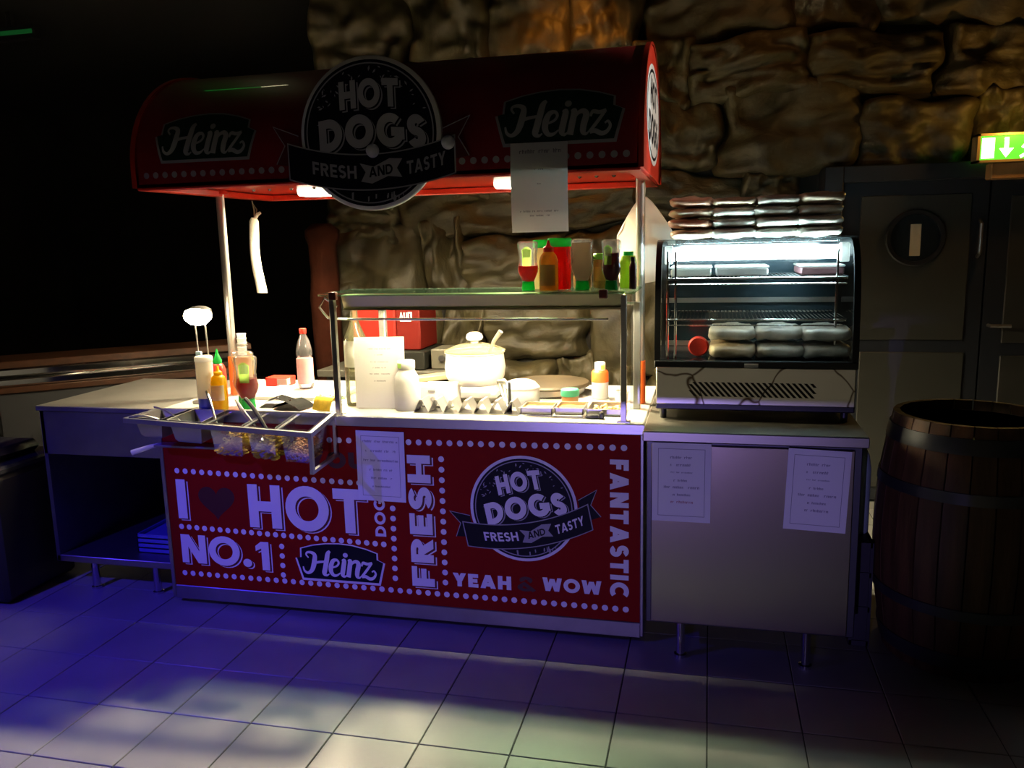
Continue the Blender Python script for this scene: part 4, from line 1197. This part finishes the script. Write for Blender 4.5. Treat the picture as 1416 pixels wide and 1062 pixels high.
    t = bottle('orange_bottle', 'orange and white bottle with white cap at the right of the counter', 'bottle', (1.622, 1.30, z), [('body', [(.0001, 0), (.034, 0), (.037, .006), (.037, .075)], M_WPLAST), ('shoulder', [(.0372, .075), (.0372, .118), (.031, .126), (.0001, .128)], M_ORANGE), ('cap', [(.024, .126), (.024, .158), (.021, .162), (.0001, .162)], M_WPLAST)])
    patch_label(t, .0245, .130, .150, mat('lime_spot', (0, 0, 0)), 1, .4).rotation_euler = (0, 0, .7)
    bottle('white_cup', 'small white cup right of the orange bottle', 'cup', (1.722, 1.24, z), [('body', [(.0001, 0), (.026, 0), (.031, .048), (.028, .048), (.023, .006), (.0001, .005)], M_WPLAST)])
    t = thing('bread_knife', 'long steel knife with black handle end along the counter edge', 'knife', (1.5, .88, .89))
    part('blade', MB().prism([(1.36, .872), (1.62, .868), (1.625, .890), (1.40, .893)], lambda x, y: (x, y, .893), lambda x, y: (x, y, .896)), M_CHROME, t, 0)
    part('handle', MB().box(1.618, 1.675, .867, .893, .892, .907, bev=.005), M_BLACK, t)
    part('pommel', MB().box(1.672, 1.692, .862, .898, .892, .918, bev=.005), M_BLACK, t)


def hanging():
    t = thing('hanging_towel', 'rolled white towel hanging by cord from the canopy near the left pole', 'towel', (-.21, 1.68, 1.35))
    X, Y = -.232, 1.68
    part('cord', MB().tube([(X, Y, 1.82), (X + .004, Y, 1.80), (X + .010, Y, 1.77), (X + .008, Y, 1.73)], .0045, 6).tube([(X + .004, Y, 1.805), (X + .024, Y, 1.775), (X + .020, Y, 1.745), (X + .008, Y, 1.725)], .0035, 6), mat('cord_brown', (0.25, 0.18, 0.12), .8), t)
    def fn(u, v):
        zz = 1.735 - .39 * v; a = u * 2 * PI
        cx = X + .004 - .014 * sin(v * 3.2) + .016 * v; w = .027 + .003 * v
        return (cx + w * cos(a) * (1 if v > .02 else .5), Y + .012 * sin(a) + .003 * sin(v * 9), zz)
    part('towel', MB().grid(fn, 16, 20), mat('towel_cloth', (0.78, 0.74, 0.62), .9, bump=.2, bscale=60), t, 60)
    part('knot_end', MB().tube([(X + .014, Y - .002, 1.732), (X + .030, Y - .004, 1.75), (X + .047, Y - .004, 1.758)], [.009, .010, .007], 8), MATS['towel_cloth'], t)
    # white carrier bag behind the right pole
    t = thing('carrier_bag', 'white plastic carrier bag hanging behind the right pole', 'bag', (1.80, 1.42, 1.6))
    def bag(s):
        def fn(u, v):
            zz = 1.76 - .37 * v
            w = .012 + .115 * min(1, v * 2.2) ** .8 - .012 * max(0, v - .75)
            cx = 1.800 + .035 * v * .5
            n = .014 * noise.noise(Vector((u * 3, v * 4, s * 3)))
            return (cx + (u - .5) * 2 * w, 1.43 + s * (.035 * sin(PI * u) * min(1, v * 3)) + n, zz + .018 * noise.noise(Vector((u * 2, v, 7))) * v - .02 * (1 - abs(2 * u - 1)) * 0)
        return fn
    mb = MB().grid(bag(-1), 12, 16).grid(bag(1), 12, 16)
    part('bag', mb, tissue('bag_film', (0.82, 0.76, 0.66), .45), t, 60)
    part('bag_handle', MB().tube([(1.80, 1.43, 1.755), (1.803, 1.43, 1.80), (1.806, 1.43, 1.85)], .005, 6), MATS['bag_film'], t)


# ------------------------------------------------------------------ right side: cabinet, display fridge, barrel
def side_cabinet():
    t = thing('steel_cabinet', 'low steel cabinet on round feet under the glass display fridge', 'cabinet', (2.24, 1.05, 0))
    part('carcass', MB().box(1.868, 2.612, .715, 1.45, .14, .85, bev=.003), mat('dark_steel_frame', (0.10, 0.10, 0.11), .4, .9), t)
    part('door_panel', MB().box(1.886, 2.585, .700, .716, .150, .840, bev=.003), mat('satin_steel', (0.33, 0.28, 0.22), .30, 1.0, bump=.03, bscale=20, stretch=(1, 1, 30)), t)
    part('worktop', MB().box(1.854, 2.630, .695, 1.46, .850, .889, bev=.004), mat('cabinet_top_steel', (0.42, 0.39, 0.33), .38, .92), t)
    for x in (1.998, 2.452):
        for y in (.735, 1.38):
            part('leg', MB().lathe([(.024, 0), (.024, .012), (.0165, .016), (.0165, .142)], 18, (x, y, 0)), M_CHROME, t)


def bun_bag(seed, w=.16, d=.20, h=.046, mname='bun_film'):
    r = random.Random(seed); off = Vector((r.uniform(0, 40), r.uniform(0, 40), 0))
    mb = MB()
    nu, nv = 26, 14
    vs = []; fs = []
    for j in range(nv + 1):
        b = -PI / 2 + PI * j / nv
        for i in range(nu):
            a = 2 * PI * i / nu
            e = .42
            sg = lambda q, p: math.copysign(abs(q) ** p, q)
            x = w / 2 * sg(cos(a), e) * sg(cos(b), .45); y = d / 2 * sg(sin(a), e) * sg(cos(b), .45); zz = h / 2 * sg(sin(b), .8)
            hump = .0055 * cos(x / w * 2 * PI * 2) * sg(sin(b), 1)
            n = .009 * noise.noise(Vector((x * 26, y * 20, zz * 40)) + off) + .006 * noise.noise(Vector((x * 70, y * 60, zz * 60)) + off)
            vs.append((x + n, y + n, h / 2 + zz * (1 + .0) + hump * .6 + n * .5))
    for j in range(nv):
        for i in range(nu):
            a = j * nu + i; b2 = j * nu + (i + 1) % nu; fs.append((a, b2, b2 + nu, a + nu))
    mb.add(vs, fs)
    return mb


def display_fridge():
    t = thing('display_fridge', 'countertop glass display fridge with creased foil vent panel and bright light strip', 'fridge', (2.25, 1.15, .89))
    x0, x1, yf, yb = 1.882, 2.616, .90, 1.40
    bl = mat('fridge_black', (0.010, 0.011, 0.013), .35)
    for x in (1.915, 2.58):
        for y in (.945, 1.36):
            part('foot', MB().tube([(x, y, .889), (x, y, .935)], .013, 12), M_BLACK, t)
    part('base', MB().box(x0 + .006, x1 - .006, yf + .006, yb, .93, 1.105, bev=.004), bl, t)
    # foil front with slanted vents, crease reflections painted as dark lines in the colour
    mm = bpy.data.materials.new('creased_foil_panel'); mm.use_nodes = True
    nt = mm.node_tree; b = nt.nodes['Principled BSDF']; b.inputs['Roughness'].default_value = .30; b.inputs['Metallic'].default_value = .95
    tc = nt.nodes.new('ShaderNodeTexCoord'); vo = nt.nodes.new('ShaderNodeTexVoronoi'); vo.feature = 'DISTANCE_TO_EDGE'; vo.inputs['Scale'].default_value = 3.4
    nz = nt.nodes.new('ShaderNodeTexNoise'); nz.inputs['Scale'].default_value = 5; ad = nt.nodes.new('ShaderNodeVectorMath'); ad.operation = 'MULTIPLY_ADD'; ad.inputs[1].default_value = (.22, .22, .22)
    nt.links.new(tc.outputs['Object'], nz.inputs['Vector']); nt.links.new(nz.outputs['Color'], ad.inputs[0]); nt.links.new(tc.outputs['Object'], ad.inputs[2]); nt.links.new(ad.outputs[0], vo.inputs['Vector'])
    cr = nt.nodes.new('ShaderNodeValToRGB'); cr.color_ramp.elements[0].color = (.14, .09, .05, 1); cr.color_ramp.elements[1].color = (.95, .92, .82, 1); cr.color_ramp.elements[0].position = .003; cr.color_ramp.elements[1].position = .02
    nt.links.new(vo.outputs['Distance'], cr.inputs['Fac']); nt.links.new(cr.outputs['Color'], b.inputs['Base Color'])
    fpn = part('vent_panel', MB().box(x0 + .008, x1 - .008, yf - .004, yf + .010, .953, 1.096, bev=.003), mm, t, label='creased steel foil panel with painted crease lines')
    vent = MB(); vx0, vx1, vz0, vz1 = 2.012, 2.475, .985, 1.040
    k = 0; pitch = .0212; dx = .05
    u = vx0 - dx
    while u < vx1:
        # slat from (u,vz1) down to (u+dx,vz0), clipped to the vent box
        a = max(0, (vx0 - u) / dx); bq = min(1, (vx1 - .012 - u) / dx)
        if bq - a > .12:
            p = lambda s: (u + dx * s, vz1 + (vz0 - vz1) * s)
            (xa, za), (xb, zb) = p(a), p(bq)
            vent.prism([(xa, za), (xa + .0115, za), (xb + .0115, zb), (xb, zb)], lambda x, z: (x, yf - .0048, z), lambda x, z: (x, yf - .0038, z))
        u += pitch
    part('vent_slots', vent, mat('slot_black', (0.004, 0.004, 0.004), .8), fpn, 0)
    part('front_sill', MB().box(x0, x1, yf - .002, yf + .03, 1.094, 1.120, bev=.003), bl, t)
    part('price_tag', MB().box(2.215, 2.265, yf - .006, yf - .002, 1.096, 1.112), M_LABW, t, label='small pale tag')
    part('deck', MB().box(x0 + .01, x1 - .01, yf + .02, yb - .01, 1.100, 1.118), mat('gloss_black_deck', (0.012, 0.012, 0.016), .12), t)
    # curved side frames and glass
    prof = [(yf + .004, 1.115), (yf + .010, 1.22), (yf + .022, 1.34), (yf + .045, 1.45), (yf + .085, 1.525), (yf + .135, 1.560), (yf + .18, 1.568)]
    prof = smooth_path(prof, 4)
    for x, s in ((x0, 1), (x1, -1)):
        part('side_frame', MB().prism(prof + [(yb, 1.568), (yb, 1.545), (yf + .16, 1.548)] + [(y + .016, z - .012) for y, z in prof[::-1][3:]], lambda a, c: (x, a, c), lambda a, c: (x + s * .022, a, c)), bl, t)
        part('side_glass', MB().add([(x + s * .011, a, c) for a, c in ((yf + .02, 1.115), (yf + .05, 1.43), (yf + .16, 1.55), (yb, 1.55), (yb, 1.115))], [(0, 1, 2, 3, 4)]), M_GLASS, t, 0)
        part('rear_upright', MB().box(min(x, x + s * .024), max(x, x + s * .024), yb - .03, yb, 1.10, 1.56), bl, t)
    part('front_glass', MB().grid(lambda u, v: (x0 + .022 + (x1 - x0 - .044) * u, *prof[int(round(v * (len(prof) - 1)))]), 1, len(prof) - 1), M_GLASS, t, 60)
    part('top_panel', MB().box(x0, x1, yf + .15, yb, 1.556, 1.574, bev=.003), glass('top_glass', (0.88, 0.94, 0.95), .5, .05, .06, (.6, .7, .75)), t)
    part('back_door', MB().box(x0 + .02, x1 - .02, yb - .016, yb - .006, 1.11, 1.55), mat('back_glass_dark', (0.02, 0.035, 0.045), .12, coat=.4), t)
    part('rear_rail', MB().box(x0 + .02, x1 - .02, yb - .035, yb - .012, 1.305, 1.325).box(x0 + .02, x1 - .02, yb - .035, yb - .012, 1.12, 1.14), M_STEEL, t)
    lamp = part('lamp_holder', MB().box(x0 + .03, x0 + .06, yf + .12, yf + .18, 1.48, 1.55, bev=.003).box(x1 - .06, x1 - .03, yf + .12, yf + .18, 1.48, 1.55, bev=.003), M_WPLAST, t)
    part('light_tube', MB().lathe([(.0001, 1.945), (.026, 1.945), (.026, 2.555), (.0001, 2.555)], 18, (0, yf + .15, 1.518), axis='x'), mat('fridge_glow', (1, 1, 1), .5, emit=(0.70, 0.93, 1.0), estr=60), lamp)
    # wire shelves
    for zz, y1s in ((1.425, 1.34), (1.268, 1.36)):
        sh = MB(); ya = yf + .075
        for y in (ya, y1s): sh.tube([(x0 + .04, y, zz), (x1 - .04, y, zz)], .0045, 6)
        n = 44
        for i in range(n + 1):
            x = x0 + .04 + (x1 - x0 - .08) * i / n; sh.tube([(x, ya, zz + .004), (x, y1s, zz + .004)], .0022, 5)
        for y in (ya + .01,): sh.tube([(x0 + .04, y, zz - .022), (x1 - .04, y, zz - .022)], .003, 6)
        part('wire_shelf', sh, M_CHROME, t)
    up = MB()
    for x in (x0 + .045, x0 + .075, x1 - .075): up.tube([(x, yf + .085, 1.118), (x, yf + .085, 1.53)], .005, 6)
    part('shelf_upright', up, M_CHROME, t)
    return t


def fridge_goods():
    films = [mat('bun_film_tan', (0.60, 0.45, 0.30), .35, noise_amt=.3, nscale=18, bump=.25, bscale=45, coat=.3), mat('bun_film_pale', (0.60, 0.55, 0.46), .35, noise_amt=.3, nscale=18, bump=.25, bscale=45, coat=.3), mat('bun_film_brown', (0.52, 0.27, 0.17), .35, noise_amt=.35, nscale=18, bump=.25, bscale=45, coat=.3)]
    g = 'bagged buns stacked on the display fridge'
    pos = ('leftmost', 'second from left', 'third from left', 'rightmost'); lev = ('bottom', 'second', 'third', 'top')
    metas = [bun_bag(s, .166, .22, .043).mesh('bun_bag', films[k], 60) for s, k in ((1, 0), (2, 1), (3, 2), (4, 1), (5, 0))]
    r = random.Random(9)
    for i, x in enumerate((2.010, 2.172, 2.330, 2.488)):
        for j in range(4):
            pick = (0, 2, 4, 2)[j] if i == 0 else ((2, 0)[j % 2] if j == 3 and i in (1, 3) else (1, 3)[(i + j) % 2])
            o = part('bun_bag', metas[pick], None, None)
            o['label'] = 'clear bag of buns, %s layer of the %s stack on the fridge' % (lev[j], pos[i]); o['category'] = 'bag of buns'; o['group'] = g
            o.location = (x + r.uniform(-.004, .004), 1.165 + r.uniform(-.012, .012), 1.5745 + j * .0408); o.rotation_euler = (0, r.uniform(-.03, .03), r.uniform(-.04, .04))
            o.scale = (1, 1, .93 * (1.0, 1.0, 1.0, (1.05, .85, .95, 1.1)[i])[j])
    g = 'bagged buns on the fridge deck'
    for i, x in enumerate((2.172, 2.345, 2.512)):
        for j in range(2):
            o = part('bun_bag', metas[(0, 1, 3)[i] if j == 0 else 1], None, None)
            o['label'] = 'bag of buns inside the fridge, %s of the %s pair on the deck' % (('lower', 'upper')[j], ('left', 'middle', 'right')[i]); o['category'] = 'bag of buns'; o['group'] = g
            o.location = (x, 1.06 + r.uniform(-.01, .01), 1.1185 + j * .066); o.scale = (1.06, 1, 1.42); o.rotation_euler = (0, 0, r.uniform(-.04, .04))
    t = thing('red_lid', 'round red tub lid standing beside the buns inside the fridge', 'lid', (2.055, 1.03, 1.118))
    part('lid', MB().lathe([(.0001, -.012), (.034, -.012), (.038, -.006), (.040, .010), (.036, .012), (.034, -.002), (.0001, -.002)], 28, (2.045, 1.02, 1.160), axis='y'), M_REDP, t)
    part('tub', MB().lathe([(.034, .010), (.030, .055), (.0001, .055)], 24, (2.045, 1.02, 1.160), axis='y'), M_REDP, t)
    # trays on the upper shelf
    for a, b, m, lb in ((1.935, 2.090, mat('tray_cream', (0.55, 0.56, 0.50), .5), 'pale flat food tray at the left of the upper fridge shelf'), (2.105, 2.300, M_WPLAST, 'white flat food tray in the middle of the upper fridge shelf'), (2.415, 2.570, mat('tray_maroon', (0.16, 0.07, 0.08), .5), 'dark maroon food tray at the right of the upper fridge shelf')):
        t = thing('food_tray', lb, 'tray', ((a + b) / 2, 1.12, 1.43), 'flat trays on the upper fridge shelf')
        part('tray', MB().box(a, b, 1.02, 1.28, 1.4325, 1.462, bev=.006), m, t)
        part('lid', MB().box(a - .003, b + .003, 1.017, 1.283, 1.462, 1.470, bev=.003), M_WPLAST, t)


def barrel():
    t = thing('wine_barrel', 'dark wooden barrel with steel hoops standing at the right edge', 'barrel')
    H = .925
    R = lambda z: .268 + .052 * (1 - ((z - H / 2) / (H / 2)) ** 2)
    wood = mat('barrel_wood', (0.12, 0.055, 0.025), .5, noise_amt=.4, nscale=3, stretch=(8, 8, 1), bump=.2, bscale=10)
    n = 24; body = MB()
    def stave(k):
        mb = MB(); a0 = 2 * PI * k / n + .008; a1 = 2 * PI * (k + 1) / n - .008; nz = 9
        vs = []
        for j in range(nz + 1):
            z = H * j / nz
            for a, rr in ((a0, 0), (a1, 0), (a1, -.022), (a0, -.022)):
                vs.append(((R(z) + rr) * cos(a), (R(z) + rr) * sin(a), z))
        fs = [(j * 4 + i, j * 4 + (i + 1) % 4, j * 4 + 4 + (i + 1) % 4, j * 4 + 4 + i) for j in range(nz) for i in range(4)] + [(3, 2, 1, 0), (nz * 4, nz * 4 + 1, nz * 4 + 2, nz * 4 + 3)]
        return mb.add(vs, fs)
    me = stave(0).mesh('stave', wood, 30)
    for k in range(n):
        o = part('stave', me, None, t); o.rotation_euler = (0, 0, 2 * PI * k / n)
    part('head', MB().lathe([(.0001, H - .04), (.248, H - .04), (.248, H - .07), (.0001, H - .07)], 40), mat('barrel_head', (0.16, 0.075, 0.03), .5, noise_amt=.3, nscale=4, stretch=(1, 8, 1)), t)
    for z0, z1 in ((.83, .885), (.66, .70), (.24, .28), (.04, .10)):
        part('hoop', MB().lathe([(R(z0) + .001, z0), (R(z0) + .004, z0), (R(z1) + .004, z1), (R(z1) + .001, z1)], 48), mat('hoop_steel', (0.12, 0.12, 0.13), .35, .7), t)
    place(t, (3.035, 1.00, 0))
    # pale board leaning in the gap between cabinet and barrel
    t = thing('bottle_pack', 'pale green bottle with blue cap in the gap between cabinet and barrel', 'bottle')
    part('body', MB().lathe([(.0001, 0), (.034, 0), (.038, .008), (.038, .26), (.030, .31), (.014, .345), (.0001, .345)], 20), mat('pale_green_plastic', (0.36, 0.48, 0.40), .4), t)
    part('cap', MB().lathe([(.016, .343), (.016, .365), (.0001, .366)], 16), mat('blue_cap', (0.10, 0.22, 0.42), .4), t)
    place(t, (2.672, 1.08, .42))
    t = thing('drinks_crate', 'dark drinks crate standing in the gap beside the barrel', 'crate', (2.69, 1.1, 0))
    q = MB().box(2.635, 2.705, .95, 1.25, 0, .01)
    for zz in (.0, .14, .28, .40):
        q.box(2.635, 2.705, .945, .957, zz, zz + .02).box(2.635, 2.705, 1.243, 1.255, zz, zz + .02).box(2.633, 2.645, .95, 1.25, zz, zz + .02).box(2.698, 2.71, .95, 1.25, zz, zz + .02)
    q.box(2.635, 2.705, .95, 1.25, .40, .42)
    for x in (2.633, 2.698):
        for y in (.945, 1.243): q.box(x, x + .012, y, y + .012, 0, .42)
    q.box(2.634, 2.640, .95, 1.25, .01, .40).box(2.64, 2.70, .951, .955, .01, .40).box(2.64, 2.70, 1.244, 1.249, .01, .40)
    part('crate', q, M_DARK, t, 0)


# ------------------------------------------------------------------ left side
def prep_table():
    t = thing('prep_table', 'open steel prep table standing at the left end of the red stand', 'table', (-.6, 1.2, 0))
    x0, x1, y0, y1 = -.925, -.272, .865, 1.62
    part('tabletop', MB().box(x0 - .01, x1, y0 - .012, y1, .862, .886, bev=.003), mat('dull_table_steel', (0.36, 0.34, 0.31), .40, .75, noise_amt=.15, nscale=4), t)
    part('apron', MB().box(x0, x1, y0, y0 + .02, .655, .862, bev=.003), M_STEELD, t)
    part('side_panel', MB().box(x0, x0 + .02, y0, y1, .13, .862), M_STEELD, t)
    part('side_panel', MB().box(x1 - .028, x1 - .004, y0, y1, .13, .862), M_STEELD, t)
    part('back_panel', MB().box(x0, x1 - .004, y1 - .02, y1, .13, .862), M_DARK, t)
    part('bottom_shelf', MB().box(x0, x1 - .004, y0, y1, .128, .160, bev=.003), M_STEELD, t)
    for x in (-.735, -.40):
        for y in (.885, 1.50):
            part('leg', MB().lathe([(.024, 0), (.024, .010), (.017, .014), (.017, .13)], 16, (x, y, 0)), M_CHROME, t)
    g = 'blue trays on the bottom shelf'
    for k in range(4):
        q = MB(); a, b, c, d = -.55, -.32, .96, 1.22; z = .1605 + k * .024
        q.box(a, b, c, d, z, z + .004).box(a, b, c, c + .006, z, z + .020).box(a, b, d - .006, d, z, z + .020).box(a, a + .006, c, d, z, z + .020).box(b - .006, b, c, d, z, z + .020)
        o = part('serving_tray', q, mat('blue_tray', (0.16, 0.18, 0.55), .35), None, 0)
        o['label'] = 'blue serving tray, %s of the stack on the prep table bottom shelf' % ('lowest', 'second from below', 'third from below', 'topmost')[k]; o['category'] = 'tray'; o['group'] = g
        o.location = (0, 0, .0)


def bar_counter():
    t = thing('bar_counter', 'dark wooden bar counter with two steel bands far behind the prep table', 'counter', (-1.25, 2.1, 0))
    # runs from near left to far right
    a, b = Vector((-1.80, 1.50, 0)), Vector((-.80, 2.40, 0))
    d = (b - a).normalized(); nrm = Vector((d.y, -d.x, 0)); L = (b - a).length
    R = Matrix.Rotation(math.atan2(d.y, d.x), 3, 'Z')
    def bx(u0, u1, v0, v1, z0, z1, bev=.004):
        q = MB().box(u0, u1, v0, v1, z0, z1, bev=bev); q.v = [tuple(R @ Vector(p) + a) for p in q.v]; return q
    wd = mat('bar_wood', (0.045, 0.016, 0.006), .4, noise_amt=.3, nscale=4, stretch=(1, 8, 8))
    part('body', bx(0, L, 0, .28, 0, .80), M_DARK, t)
    part('top', bx(-.05, L + .05, -.04, .32, .945, .985), wd, t)
    part('lower_moulding', bx(0, L, -.02, .28, .80, .835), wd, t)
    part('steel_band', bx(0, L, -.025, .28, .893, .945, .012), M_CHROME, t)
    part('steel_band', bx(0, L, -.025, .28, .838, .889, .012), M_CHROME, t)
    # dark waste bin at the left edge
    t = thing('waste_bin', 'dark metal bin with domed lid standing at the far left edge', 'bin', (-1.2, .75, 0))
    part('body', MB().box(-1.42, -.985, .62, 1.05, .01, .60, bev=.02), mat('bin_black', (0.012, 0.012, 0.013), .6), t)
    part('lid', MB().box(-1.43, -.975, .61, 1.06, .60, .64, bev=.012).box(-1.36, -1.05, .66, 1.0, .64, .70, bev=.03), mat('bin_lid', (0.02, 0.02, 0.024), .25), t)
    part('flap', MB().box(-1.30, -1.11, .655, .665, .645, .69), M_STEELD, t)


def back_counter():
    t = thing('back_counter', 'steel work counter standing behind the stand before the rock wall', 'counter', (.6, 2.3, 0))
    part('top', MB().box(-.1, .74, 2.02, 2.52, .84, .88, bev=.004), mat('work_counter_steel', (0.05, 0.047, 0.036), .6, .3), t)
    part('body', MB().box(-.06, .70, 2.06, 2.5, .10, .84), M_DARK, t)
    part('kick', MB().box(-.06, .70, 2.10, 2.46, 0, .10), M_BLACK, t)
    t = thing('drinks_machine', 'red drinks dispenser with white script mark behind the menu sheet', 'machine', (.33, 2.25, .88))
    part('body', MB().box(.10, .36, 2.10, 2.42, .985, 1.245, bev=.01), mat('machine_red', (0.16, 0.010, 0.006), .6, spec=.1), t)
    part('front_box', MB().box(.355, .50, 2.12, 2.42, .985, 1.240, bev=.008), mat('deep_red', (0.075, 0.005, 0.003), .6, spec=.1), t)
    part('base', MB().box(.08, .54, 2.06, 2.44, .8815, .985, bev=.006), mat('machine_dark', (0.008, 0.008, 0.006), .7, spec=.1), t)
    mk = ribbon([(.385, 1.165), (.392, 1.20), (.40, 1.165)], .007) + ribbon([(.410, 1.20), (.410, 1.168), (.425, 1.168), (.425, 1.20)], .007) + ribbon([(.436, 1.165), (.436, 1.20), (.452, 1.20), (.452, 1.165)], .007) + [[(.385, 1.150), (.45, 1.150), (.45, 1.156), (.385, 1.156)]]
    part('print', MB().flat(mk, lambda x, z: (x, 2.118, z)), M_WHITE, t, 0)
    t = thing('kitchen_scale', 'grey box with round knob beside the red dispenser', 'box', (.62, 2.2, .88))
    part('housing', MB().box(.565, .70, 2.10, 2.3, .8815, .995, bev=.006), mat('box_grey', (0.05, 0.047, 0.033), .5), t)
    part('knob', MB().lathe([(.018, 0), (.018, -.012), (.0001, -.014)], 18, (.63, 2.10, .945), axis='y'), M_BLACK, t)
    t = thing('wooden_board', 'pale wooden board lying tilted behind the soup kettle', 'board', (.75, 1.9, .88))
    part('board', MB().box(.56, .95, 1.86, 1.98, .868, .896, bev=.004, rot=((.75, 1.9, .88), Matrix.Rotation(-.10, 3, 'Y') @ Matrix.Rotation(.2, 3, 'Z'))), mat('pale_wood', (0.26, 0.21, 0.12), .5, noise_amt=.2, nscale=6, stretch=(1, 8, 8)), t)


floor(); rock_walls(); pillar(); doors(); exit_sign(); unseen_lights_and_shades()
cart(); sign_magnets(); sneeze_guard(); papers()
topping_rack(); utensils()
side_cabinet(); display_fridge(); fridge_goods(); barrel()
prep_table(); bar_counter(); back_counter()
shelf_bottles(); counter_left(); counter_inside(); hanging()
